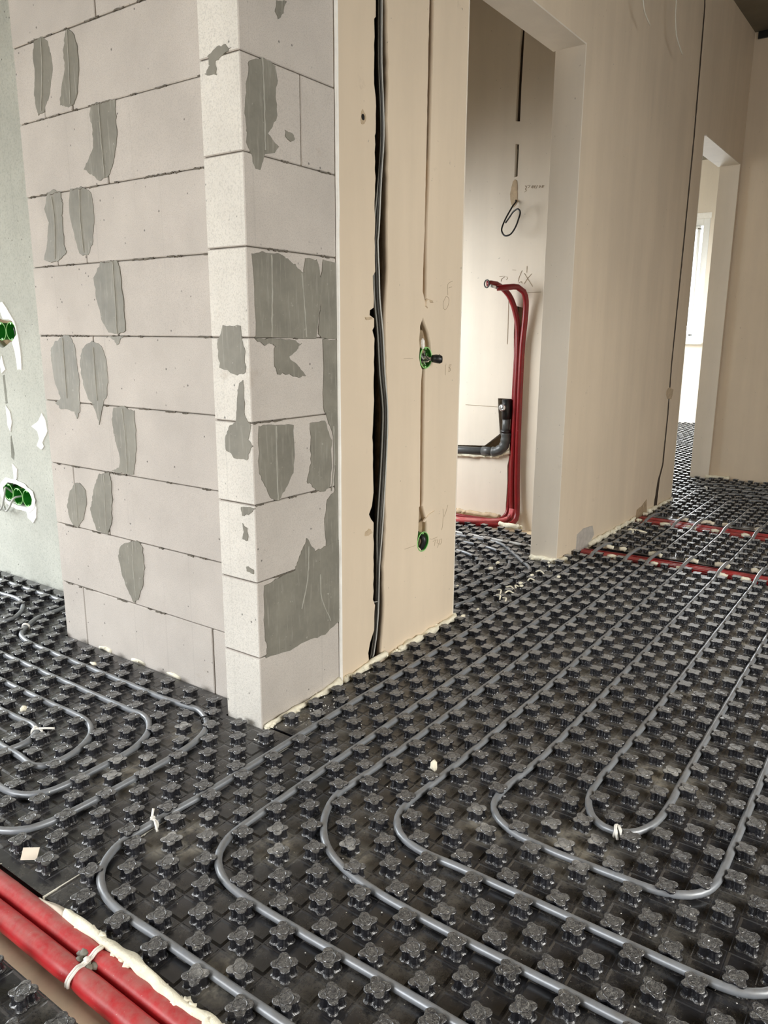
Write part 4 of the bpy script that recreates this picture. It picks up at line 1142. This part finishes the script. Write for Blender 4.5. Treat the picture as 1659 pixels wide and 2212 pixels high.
# loops in the small room, seen through the doorway
pipe('smallest curved grey pipe in the doorway', [(1.05, 0.93), (1.4, 0.928), (1.83, 0.926), (1.98, 0.922), (2.075, 0.928), (2.14, 0.965), (2.19, 1.03), (2.222, 1.12), (2.225, 1.3), (2.225, 2.5)])
pipe('middle curved grey pipe in the doorway', [(1.10, 0.878), (1.35, 0.86), (1.647, 0.826), (1.845, 0.815), (2.05, 0.806), (2.14, 0.815), (2.24, 0.865), (2.315, 0.94), (2.36, 1.04), (2.375, 1.2), (2.375, 2.5)])
pipe('outer curved grey pipe in the doorway, bending beside the white foam crumbs', [(1.25, 0.878), (1.38, 0.87), (1.48, 0.79), (1.57, 0.74), (1.77, 0.723), (2.0, 0.712), (2.09, 0.708), (2.14, 0.712), (2.19, 0.745), (2.237, 0.795), (2.31, 0.86), (2.376, 0.925), (2.44, 0.99), (2.472, 1.06), (2.475, 1.3), (2.475, 2.5)])
pipe('pale grey pipe lying straight across the doorway view, below the red bundle', [(2.535, 2.5), (2.53, 1.6), (2.523, 1.313), (2.51, 1.1), (2.500, 0.90), (2.498, 0.84)], 'pipe_light')
pipe('grey pipe turning out of the far doorway onto the corridor floor', [(4.2, 1.6), (4.2, 0.95), (4.21, 0.78), (4.25, 0.71), (4.36, 0.675), (4.55, 0.662), (4.68, 0.63), (4.755, 0.56), (4.77, 0.45), (4.775, 0.2), (4.775, -2.6)])

# ---------------------------------------------------------------- red pipes
RZ = -0.032
for xx, lab, ph in ((-0.2545, 'thick red insulated pipe at the bottom left, the one beside the foam bead', 0.0), (-0.2965, 'thick red insulated pipe at the bottom left, the one beside the bare tan film', 2.0)):
    mb = MB()
    path = [Vector((xx + 0.0012 * math.sin(i * 0.09), -1.4 + i * 0.02, RZ + 0.001 * math.sin(i * 0.13 + ph))) for i in range(200)]
    # the sleeve is pinched where the tie binds it
    mb.tube(path, lambda i, j: (0.0196 + 0.0004 * noise.noise(Vector((i * 0.5, j, ph)))) * (1 - 0.16 * math.exp(-((-1.4 + i * 0.02 - 0.378) / 0.016) ** 2)), 22)
    tag(mb.build('insulated_pipe', 'red', None, True), lab, 'pipe', 'thick red pipes at the bottom left')
# grey dried plaster caught around the tie
mb = MB()
for k in range(9):
    mb.ball((-0.2755 + random.uniform(-0.012, 0.012), 0.385 + random.uniform(-0.022, 0.022), -0.021 + random.uniform(-0.003, 0.002)), random.uniform(0.006, 0.010), 1, (1, 1, 0.6))
tag(mb.build('plaster_lump', 'adhesive_lump', None, True), 'grey plaster lump caught between the two thick red pipes under the white tie', 'plaster')


ORD = ['nearest the camera', 'second from the camera', 'third from the camera', 'fourth from the camera', 'fifth from the camera', 'farthest from the camera']


def bundle(xa, xb, xc, n, sp, which, group):
    for i in range(n):
        pts = [(xa + i * sp * 1.05, 0.78, -0.040), (xa + i * sp, 0.66, -0.034), (xa + (xb - xa) * 0.5 + i * sp * 0.98 + random.uniform(-0.003, 0.003), 0.25, -0.030 + random.uniform(-0.002, 0.002)), (xb + i * sp, -0.15, -0.030 + random.uniform(-0.003, 0.002)), (xb + (xc - xb) * 0.5 + i * sp, -1.2, -0.032), (xc + i * sp, -2.8, -0.034)]
        mb = MB()
        mb.tube(smooth_path(pts, 0.04), 0.0122, 12)
        o = ORD[i] if i < n - 1 else ORD[-1]
        tag(mb.build('insulated_pipe', 'red' if i % 3 else 'red_dark', None, True), 'slim red pipe of the %s crossing bundle, %s' % (which, o), 'pipe', group)


bundle(2.585, 2.618, 2.64, 4, 0.0265, 'nearer', 'red pipes in the nearer crossing bundle')
bundle(3.395, 3.345, 3.36, 6, 0.0262, 'farther', 'red pipes in the farther crossing bundle')
for i, L in enumerate(DATA['redUp']):
    mb = MB()
    L = [tuple(p) for p in L]
    L = [(L[0][0] - 0.02 * i, 2.4, L[0][2])] + [(L[0][0], L[0][1], L[0][2])] + L[1:] if True else L
    L = [(p[0], p[1], max(p[2], -0.018)) for p in L]
    mb.tube(smooth_path(L, 0.02), 0.0150 if i < 2 else 0.0125, 14)
    tag(mb.build('insulated_pipe', 'red_dark', None, True), ['red insulated pipe climbing the small room wall, ending in the open stub bent left', 'red insulated pipe climbing the small room wall in front, bent square at the top', 'red insulated pipe deepest in the wall slot of the small room'][i], 'pipe')
for k in range(3):
    mb = MB()
    mb.tube(smooth_path([(2.64 - 0.03 * k, 2.45, 0.0), (2.68 - 0.032 * k, 1.9, 0.002), (2.71 - 0.03 * k, 1.6, 0.002), (2.76 - 0.022 * k, 1.38, 0.0), (2.85 - 0.01 * k, 1.25, -0.006), (2.90, 1.195 - 0.004 * k, 0.01), (2.915, 1.188 - 0.006 * k, 0.06)], 0.02), 0.0125, 12)
    tag(mb.build('insulated_pipe', 'red_dusty', None, True), 'dusty pink-red pipe sweeping along the small room floor, ' + ['farthest of three', 'middle of three', 'nearest of three'][k], 'pipe', 'red pipes on the small room floor')
# open end of the bent pipe
st = DATA['stub']
mb = MB()
mb.tube([st[0], st[1]], 0.0075, 12)
tag(mb.build('pipe_stub', 'chrome', None, True), 'bare metal-grey pipe end sticking out of the bent red sleeve', 'pipe')
e = Vector(DATA['redUp'][0][-1])
mb = MB()
mb.tube([e + Vector((-0.002 + 0.010 * 0, 0.017 * math.cos(a) , 0.019 * math.sin(a))) + Vector((0.006 * math.cos(a), 0, 0)) for a in [2 * math.pi * i / 20 for i in range(20)]], 0.0035, 6, closed=True)
tag(mb.build('sleeve_ring', 'cable_dark', None, True), 'dark rubber ring round the open pipe end on the small room wall', 'ring')

# ---------------------------------------------------------------- drain pipe in the small room
dr = [Vector(p) for p in DATA['drain']]
t = empty('drain_pipe', tuple(dr[5]))
tag(t, 'dark grey drain pipe with an elbow in the slot of the small room wall', 'drain pipe')
mb = MB()
mb.tube([Vector((2.945, 2.35, dr[1].z - 0.012)), Vector((2.94, 1.9, dr[1].z - 0.006)), Vector((2.925, dr[1].y, dr[1].z)), Vector((2.925, dr[3].y, dr[3].z))], 0.0215, 18)
mb.build('run', 'drain', t, True)
for a, b, r in (((dr[2].y, dr[2].z), (dr[3].y, dr[3].z), 0.0245),):
    mb = MB()
    mb.tube([(2.925, a[0], a[1]), (2.925, b[0], b[1])], r, 18)
    mb.build('socket_collar', 'drain', t, True)
mb = MB()
el = smooth_path([(2.925, dr[3].y, dr[3].z), (2.925, dr[4].y + 0.01, dr[4].z - 0.004), (2.925, 1.262, 0.392), (2.925, 1.2475, 0.43), (2.925, 1.247, 0.475)], 0.008)
mb.tube(el, lambda i, j: 0.0255 + 0.0022 * (1 if i % 4 < 2 else 0), 18)
mb.build('elbow', 'drain', t, True)
mb = MB()
mb.tube([(2.925, 1.247, 0.47), (2.925, 1.247, 0.56)], 0.0215, 18)
mb.build('riser', 'drain', t, True)
mb = MB()
mb.tube([(2.925, 1.247, 0.474), (2.925, 1.247, 0.49)], 0.0285, 18)
mb.build('rubber_collar', 'black_plastic', t, True)
mb = MB()
mb.tube([(2.925, 1.247, 0.55), (2.925, 1.25, 0.655)], 0.026, 18)
mb.tube([(2.925, 1.252, 0.612), (2.90, 1.254, 0.612)], 0.022, 16)
mb.build('outlet', 'black_plastic', t, True)
mb = MB()
mb.tube([(2.905, 1.256, 0.612), (2.885, 1.258, 0.612)], 0.0185, 16)
mb.tube([(2.886, 1.257 + 0.012 * math.cos(a), 0.612 + 0.012 * math.sin(a)) for a in [2 * math.pi * i / 14 for i in range(14)]], 0.003, 6, closed=True)
mb.build('plug', 'chrome', t, True)

# dark conduit and loose wire on the small room wall
mb = MB()
mb.tube(smooth_path([tuple(p) for p in DATA['conduit']], 0.03), lambda i, j: 0.0085 + 0.0008 * (i % 2), 10)
tag(mb.build('conduit', 'conduit', None), 'dark corrugated conduit in the upper slot of the small room wall', 'conduit')
mb = MB()
mb.tube(smooth_path([tuple(p) for p in DATA['loopwire']], 0.006), 0.0042, 8)
tag(mb.build('loose_wire', 'black_plastic', None, True), 'black wire hanging in a loop from the small room wall', 'wire')

# ---------------------------------------------------------------- cables in the tall chase
cp = DATA['cable']
cp = sorted(cp, key=lambda p: -p[1])
base = [p for i, p in enumerate(cp) if i == 0 or cp[i - 1][1] - p[1] > 0.03]


def edge_x(E, z):
    best = min(E, key=lambda p: abs(p[1] - z))
    return best[0]


for k in range(6):
    pts = []
    for x, z in [(base[0][0], 2.88), (base[0][0], 2.3)] + [tuple(p) for p in base]:
        xl = edge_x(E1L, z) + 0.010
        xr = edge_x(E1R, z) - 0.007
        off = -k * (0.0032 if z > 1.35 else (0.0064 if z > 0.3 else 0.003))
        dep = 0.002 + 0.006 * (k % 2) + (0.004 if k > 3 else 0)
        xx = x + off + 1.4 * dep + 0.002 * noise.noise(Vector((k * 5, z * 3, 0)))
        xx = min(xx, xr + 0.004)
        pts.append(wallA(xx, z, dep))
    pts.append(wallA(pts[-1][0] - 0.004, -0.02, 0.012))
    mb = MB()
    mb.tube(smooth_path(pts, 0.03), 0.0027, 8)
    dark = k in (2, 5)
    tag(mb.build('cable', 'cable_dark' if dark else ('cable_grey' if k in (0, 1, 3) else 'cable_mid'), None, True), 'dark cable at the back of the bundle in the tall wall chase' if dark else 'light grey cable in the bundle inside the tall wall chase', 'cable', 'dark cables in the tall wall chase' if dark else 'grey cables in the tall wall chase')
mb = MB()
mb.tube([wallA(0.952 + 0.007 * t, 0.185 - 0.001 * t, -0.001 if 0 < t < 4 else 0.006) for t in range(5)], 0.0012, 5)
tag(mb.build('wire_tie', 'cable_grey'), 'thin wire twisted across the tall wall chase near its foot', 'wire')

# socket boxes on the partition
AO = lambda u, v, d: wallA(u, v, -d)
sa = DATA['socketA']
socket_box(sa[0], AO, 0.0325, 'green socket box full of loose wires, halfway up the plastered wall', None, 9)
socket_box(sa[1], AO, 0.0325, 'low green socket box at the end of the narrow chase, black cable inside', None, 0)
mb = MB()
mb.tube(smooth_path([wallA(1.222, 0.35, 0.03), wallA(1.228, 0.33, -0.001), wallA(1.224, 0.30, 0.004), wallA(1.216, 0.293, 0.015)], 0.005), 0.0095, 10)
tag(mb.build('cable', 'black_plastic', None, True), 'black cable curled inside the low socket box', 'cable')
t = empty('wire_connector', wallA(1.25, 0.917, -0.03))
tag(t, 'black taped wire ends sticking out of the wired socket box', 'wire connector')
c0 = Vector(wallA(1.229, 0.919, -0.020))
mb = MB()
mb.tube([c0 + Vector((0.0, 0, 0)), c0 + Vector((0.004, -0.012, 0)), c0 + Vector((0.014, -0.022, -0.002)), c0 + Vector((0.018, -0.027, -0.002))], lambda i, j: [0.011, 0.0135, 0.0135, 0.010][i], 14)
mb.build('body', 'black_plastic', t, True)
mb = MB()
mb.tube([c0 + Vector((0.012 + 0.002 * math.cos(a), -0.020 + 0.002 * math.cos(a), 0)) + Vector((0.009 * math.cos(a), 0.009 * math.cos(a) * 0.4, 0.0125 * math.sin(a))) for a in [2 * math.pi * i / 16 for i in range(16)]], 0.0016, 5, closed=True)
mb.build('ring', 'cable_dark', t, True)
for k in range(7):
    a = random.uniform(0, 6.28)
    mb = MB()
    mb.tube(smooth_path([wallA(1.222 + 0.018 * math.cos(a), 0.920 + 0.020 * math.sin(a), 0.025), wallA(1.216 + random.uniform(0, 0.012), 0.920 + random.uniform(-0.02, 0.02), -0.002 - 0.002 * k), wallA(1.222, 0.918 + random.uniform(-0.006, 0.006), -0.014), tuple(c0 + Vector((0.004, -0.010, random.uniform(-0.005, 0.005))))], 0.004), 0.0014, 5)
    mb.build('wire', ['card', 'cable_dark', 'cable_grey'][k % 3], t, True)

# thin wires hanging by the ceiling
for i, L in enumerate(DATA['hang']):
    mb = MB()
    p0 = L[0]
    pts = [(p0[0] - 0.02, 0.62, CEIL - 0.002), (p0[0] - 0.01, 0.61, (CEIL + p0[2]) / 2)] + [tuple(p) for p in L]
    mb.tube(smooth_path(pts, 0.02), 0.0032, 6)
    tag(mb.build('hanging_wire', 'eps', None, True), ['shorter pale wire hanging from the ceiling at the top of the picture', 'longer pale wire hanging from the ceiling, right of the shorter one'][i], 'wire')

# ---------------------------------------------------------------- ties
def tie(label, c, axis, r=0.0105, mat='white_plastic', tails=(), flat=0.0022, head=True, name='cable_tie'):
    t = empty(name, c)
    tag(t, label, 'tie')
    ax = Vector(axis).normalized()
    sd = Vector((0, 0, 1)).cross(ax).normalized()
    mb = MB()
    mb.tube([Vector(c) + sd * r * math.cos(a) + Vector((0, 0, 1)) * r * math.sin(a) + ax * 0.001 * math.sin(3 * a) for a in [2 * math.pi * i / 18 for i in range(18)]], flat, 6, closed=True)
    mb.build('band', mat, t, True)
    if head:
        h = Vector(c) + Vector((0, 0, r + 0.001)) + sd * 0.003
        mb = MB()
        mb.box(h - Vector((0.0045, 0.004, 0.002)), h + Vector((0.0045, 0.004, 0.0045)), 0, 0.001)
        mb.build('head', mat, t)
    for tl in tails:
        mb = MB()
        mb.tube(smooth_path([Vector(c) + Vector(p) for p in tl], 0.004), flat * 0.9, 6)
        mb.build('tail', mat, t, True)
    return t


T = DATA['ties']
tie('white plastic tie standing on the outermost front loop, left of centre', (0.019, 0.580, -0.0115), (1, 0.05, 0), 0.0105, 'white_plastic',
    [[(0, 0.006, 0.010), (0.006, 0.010, 0.020), (0.010, 0.012, 0.026)], [(-0.002, -0.006, 0.010), (-0.006, -0.014, 0.004), (-0.008, -0.020, -0.006)]], 0.003)
tie('white tie strap wrapped round the bend of the smallest inner loop', (0.566, -0.215, -0.012), (0.1, -1, 0), 0.0115, 'white_plastic',
    [[(0, 0.002, 0.011), (-0.012, -0.004, 0.008), (-0.018, -0.010, -0.006)], [(0.003, -0.004, 0.012), (-0.008, -0.012, 0.010), (-0.014, -0.018, -0.004)]], 0.0036, False)
tie('white tie with a long flat strap on the innermost left pipe', (0.085, 1.132, -0.0115), (0.6, 0.6, 0), 0.0125, 'white_plastic',
    [[(0.004, -0.006, 0.012), (0.016, -0.020, 0.012), (0.030, -0.034, 0.010)]], 0.0034)
tie('black wire tie on the outermost left loop beside the block corner', (0.386, 0.832, -0.012), (0.5, 0.8, 0), 0.0115, 'black_plastic',
    [[(-0.004, 0.006, 0.010), (0.008, -0.012, 0.010), (0.024, -0.024, 0.004), (0.034, -0.026, -0.004)], [(0, 0, 0.012), (-0.014, 0.010, 0.010)]], 0.0018, False)
tie('white tie binding the two thick red pipes at the bottom left', (-0.2755, 0.378, -0.030), (0, 1, 0), 0.020, 'white_plastic', [], 0.0026, False)
tie('white foam-daubed clip on the outermost loop near the nearer red bundle', (3.085, 0.578, -0.0115), (1, 0, 0), 0.013, 'foam', [[(0, -0.01, 0.011), (0.01, -0.05, 0.008), (0.02, -0.08, 0.0)]], 0.006, False)
tie('white tie where a corridor pipe turns below the end wall corner', (4.56, 0.55, -0.0115), (0.7, -0.7, 0), 0.013, 'white_plastic', [], 0.006, False)
tie('dark tie on the outer curved pipe in the doorway', (2.215, 0.775, -0.012), (0.7, 0.7, 0), 0.011, 'black_plastic', [[(0, -0.01, 0.01), (0.03, -0.03, 0.01)]], 0.0025, False)
tie('white tie on the grey pipe end beside the far end of the block wall', (0.47, 1.848, -0.0115), (0.8, 0.6, 0), 0.0115, 'white_plastic', [], 0.004, False)
# the big tie spans both pipes: a wide band laid over them
for o in [o for o in bpy.data.objects if o.name.startswith('cable_tie') and o.get('label', '').startswith('white tie binding')]:
    for ch in list(o.children):
        bpy.data.objects.remove(ch)
    for s in (-1, 1):
        mb = MB()
        pts = []
        for i in range(15):
            a = math.pi * i / 14
            x = 0.0425 * math.cos(a)
            z = RZ + 0.0200 * (abs(math.sin(a)) ** 0.55) * 0.9 + 0.0015
            if abs(x) < 0.014: z -= 0.004
            pts.append((-0.2755 + x, 0.378 + s * 0.0026 + x * 0.18, max(z, RZ - 0.02)))
        mb.tube(smooth_path(pts, 0.004), 0.0026, 6)
        mb.build('band', 'white_plastic', o, True)
    mb = MB()
    mb.ball((-0.2755, 0.378, -0.0135), 0.0055, 1)
    mb.build('head', 'white_plastic', o, True)

# ---------------------------------------------------------------- mounting foam and plaster crumbs
def foam_bead(label, pts, r=0.011, squash=0.75, step=0.008, lumps=0.8, name='foam_bead', mat='foam', amp=0.7):
    path = smooth_path(pts, step)
    mb = MB()
    s = random.random() * 99
    mb.tube(path, lambda i, j: r * (1 + amp * noise.noise(Vector((i * 0.22, j * 0.5, s))) + amp * 0.7 * noise.noise(Vector((i * 0.07, 0, s + 9)))), 10)
    for p in path:
        if random.random() < lumps * 0.5:
            mb.ball(p + Vector((random.uniform(-r, r) * 0.75, random.uniform(-r, r) * 0.75, random.uniform(-r, r) * 0.6)), r * random.uniform(0.35, 0.85), 2, (1.2, 1.2, 0.8), 0.4)
    return tag(mb.build(name, mat, None, True), label, 'foam')


foam_bead('cream foam bead along the foot of the block corner, facing the front loops', [(0.462, 0.683, -0.019), (0.49, 0.684, -0.016), (0.60, 0.684, -0.016), (0.72, 0.686, -0.012), (0.775, 0.686, -0.006)], 0.0085)
foam_bead('cream foam bead at the foot of the plastered wall below the cable chase', [(0.80, 0.692, -0.018), (0.89, 0.690, -0.016), (0.93, 0.686, -0.008), (0.97, 0.686, -0.004), (1.01, 0.686, -0.002)], 0.0105)
foam_bead('lumpy foam bead from the cable chase to the doorway edge', [(1.03, 0.686, -0.016), (1.15, 0.684, -0.013), (1.25, 0.683, -0.014), (1.34, 0.682, -0.010), (1.42, 0.680, -0.006), (1.445, 0.690, -0.004)], 0.0115)
foam_bead('white foam round the foot of the right door jamb', [(2.335, 0.80, -0.012), (2.333, 0.74, -0.014), (2.335, 0.69, -0.012), (2.36, 0.667, -0.016), (2.46, 0.664, -0.015)], 0.013)
foam_bead('foam bead along the corridor wall between the two red bundles', [(2.72, 0.664, -0.014), (2.95, 0.66, -0.014), (3.2, 0.656, -0.012), (3.38, 0.654, -0.014)], 0.013)
foam_bead('foam bead along the corridor wall before the far doorway', [(3.62, 0.65, -0.012), (3.85, 0.646, -0.014), (4.08, 0.642, -0.014)], 0.013)
foam_bead('foam strip along the mat edge beside the thick red pipes', [(-0.236, 0.50, -0.016), (-0.237, 0.42, -0.013), (-0.235, 0.30, -0.013), (-0.239, 0.20, -0.018), (-0.236, 0.12, -0.016), (-0.239, 0.0, -0.02), (-0.237, -0.3, -0.02)], 0.0088, lumps=0.9)
foam_bead('flat peeled tan film edge at the start of the foam strip', [(-0.241, 0.585, -0.026), (-0.239, 0.55, -0.022), (-0.236, 0.50, -0.022)], 0.008, mat='card', lumps=0)
foam_bead('foam along the foot of the small room wall beside the pink pipes', [(2.925, 2.2, 0.0), (2.925, 1.7, 0.0), (2.925, 1.45, 0.0), (2.93, 1.27, 0.004)], 0.013, mat='plaster_raw')
foam_bead('ragged white foam down the right edge of the slot with the red pipes', [(2.938, 1.172, 0.96), (2.936, 1.170, 0.86), (2.936, 1.173, 0.76), (2.938, 1.173, 0.66)], 0.005)
foam_bead('white foam under the horizontal drain pipe', [(2.935, 2.0, 0.315), (2.932, 1.75, 0.318), (2.93, 1.58, 0.328), (2.93, 1.38, 0.333), (2.93, 1.29, 0.345), (2.935, 1.22, 0.372)], 0.010, lumps=0.9)
foam_bead('white foam on the small room floor at the edge of the pink pipes', [(2.70, 1.62, -0.005), (2.70, 1.5, 0.0), (2.71, 1.40, 0.0)], 0.016)
foam_bead('white foam patch below the rising red pipes', [(2.80, 1.20, -0.008), (2.79, 1.12, -0.004), (2.80, 1.08, -0.008)], 0.015)
foam_bead('foam at the foot of the far jamb corner', [(5.02, 0.66, -0.01), (5.03, 0.61, -0.008), (5.04, 0.5, -0.012)], 0.016)
for xx, yy, lab in ((0.535, 1.30, 'foam lump under the left block wall, middle one'), (0.533, 1.13, 'foam lump under the left block wall, nearest the corner'), (0.533, 1.47, 'foam lump under the left block wall, next to the short bottom block')):
    foam_bead(lab, [(xx - 0.004, yy + 0.035, -0.02), (xx - 0.006, yy, -0.016), (xx - 0.004, yy - 0.03, -0.02)], 0.006)
# white foam squeezed between mats and red bundles
for xx, n, lab, sl in ((2.562, 7, 'foam blob on the near edge of the nearer red bundle', 0.05), (2.722, 7, 'foam blob on the far edge of the nearer red bundle', 0.03), (3.362, 6, 'foam blob on the near edge of the farther red bundle', -0.05), (3.54, 6, 'foam blob on the far edge of the farther red bundle', -0.03)):
    for k in range(n):
        yy = 0.60 - k * 0.14 + random.uniform(-0.04, 0.04)
        if yy < -0.5: continue
        mb = MB()
        L = random.uniform(0.012, 0.035)
        mb.tube(smooth_path([(xx + random.uniform(-.006, .006), yy + L, -0.014), (xx + random.uniform(-.006, .006), yy, -0.009), (xx, yy - L, -0.014)], 0.006), lambda i, j: 0.010 + 0.004 * noise.noise(Vector((i * .7, j * .5, k))), 8)
        tag(mb.build('foam_blob', 'foam', None, True), lab + ', ' + ['nearest the corridor wall', 'second from the wall', 'third from the wall', 'fourth from the wall', 'fifth from the wall', 'sixth from the wall', 'seventh from the wall'][k], 'foam', lab.replace('foam blob', 'foam blobs'))
# crumbs
cl_ = DATA['crumbs']
for k, (x, y) in enumerate(cl_):
    mb = MB()
    r = random.uniform(0.006, 0.010)
    if k in (0, 1, 2, 3, 4, 5, 8, 10):
        a = random.uniform(0, 3)
        mb.tube(smooth_path([(x - 0.022 * math.cos(a), y - 0.022 * math.sin(a), -0.004), (x, y, 0.006), (x + 0.02 * math.cos(a + .8), y + 0.02 * math.sin(a + .8), 0.001)], 0.005), lambda i, j: 0.0030 + 0.0014 * noise.noise(Vector((i, j, k))), 7)
    else:
        mb.ball((x, y, -0.004 + r * 0.4), r, 1, (1.5, 1, 0.8))
    tag(mb.build('foam_crumb', 'foam', None, True), 'white foam crumb lying on the stud mat in and before the doorway', 'foam crumb', 'foam crumbs by the doorway')
for (x, y), lab, r in zip(DATA['debris'], ('white torn foam flake standing on the mat at the centre', 'small white flake between the left pipes near the block wall', 'round cream foam ball between the left pipes'), (0.009, 0.008, 0.0085)):
    mb = MB()
    mb.ball((x, y, 0.004), r, 2, (0.8, 1.0, 1.5) if 'torn' in lab else ((0.8, 1.7, 0.5) if 'flake' in lab else (1, 1, 1)), 0.35)
    tag(mb.build('foam_crumb', 'foam', None, True), lab, 'foam crumb')
mb = MB()
cx, cy = -0.141, 0.818
cx, cy = DATA['card'][0]
mb.add([(cx - 0.012, cy + 0.008, -0.020), (cx + 0.006, cy - 0.020, -0.018), (cx + 0.018, cy - 0.013, 0.000), (cx + 0.000, cy + 0.015, -0.002),
        (cx - 0.0135, cy + 0.007, -0.019), (cx + 0.0045, cy - 0.021, -0.017), (cx + 0.0165, cy - 0.014, 0.001), (cx - 0.0015, cy + 0.014, -0.001)],
       [(0, 1, 2, 3), (7, 6, 5, 4), (0, 4, 5, 1), (1, 5, 6, 2), (2, 6, 7, 3), (3, 7, 4, 0)])
tag(mb.build('card_scrap', 'card'), 'pale rectangular card scrap leaning on a knob at the lower left', 'card')
# loose grit
mb = MB()
rg = random.Random(3)
for k in range(520):
    x = rg.uniform(-0.2, 2.4) ** 1.0
    y = rg.uniform(-0.9, 0.66) if x > 0 or rg.random() < 0.5 else rg.uniform(0.6, 1.6)
    if k < 40: x, y = rg.gauss(0.63, 0.05), rg.gauss(0.635, 0.018)
    if 0.44 < x < 0.8 and y > 0.67: continue
    if y > 0.66: x = min(x, 0.4)
    r = rg.uniform(0.0007, 0.0019) * (1.5 if k < 40 else 1)
    z = 0.0006 if rg.random() < 0.3 else -0.0195
    if z > -0.01: x, y = round(x / 0.05) * 0.05, round(y / 0.05) * 0.05
    if z > -0.01 and (round(x / 0.05) + round(y / 0.05)) % 2: z = -0.0195
    if z > -0.01: x += rg.uniform(-.012, .012); y += rg.uniform(-.012, .012)
    mb.add([(x - r, y, z), (x, y - r * 1.1, z), (x + r * 1.2, y, z), (x, y + r, z), (x, y, z + r)], [(0, 1, 4), (1, 2, 4), (2, 3, 4), (3, 0, 4)])
o = mb.build('plaster_grit', 'plaster_white')
tag(o, 'white plaster grit strewn over the front stud mat', 'grit', kind='stuff')
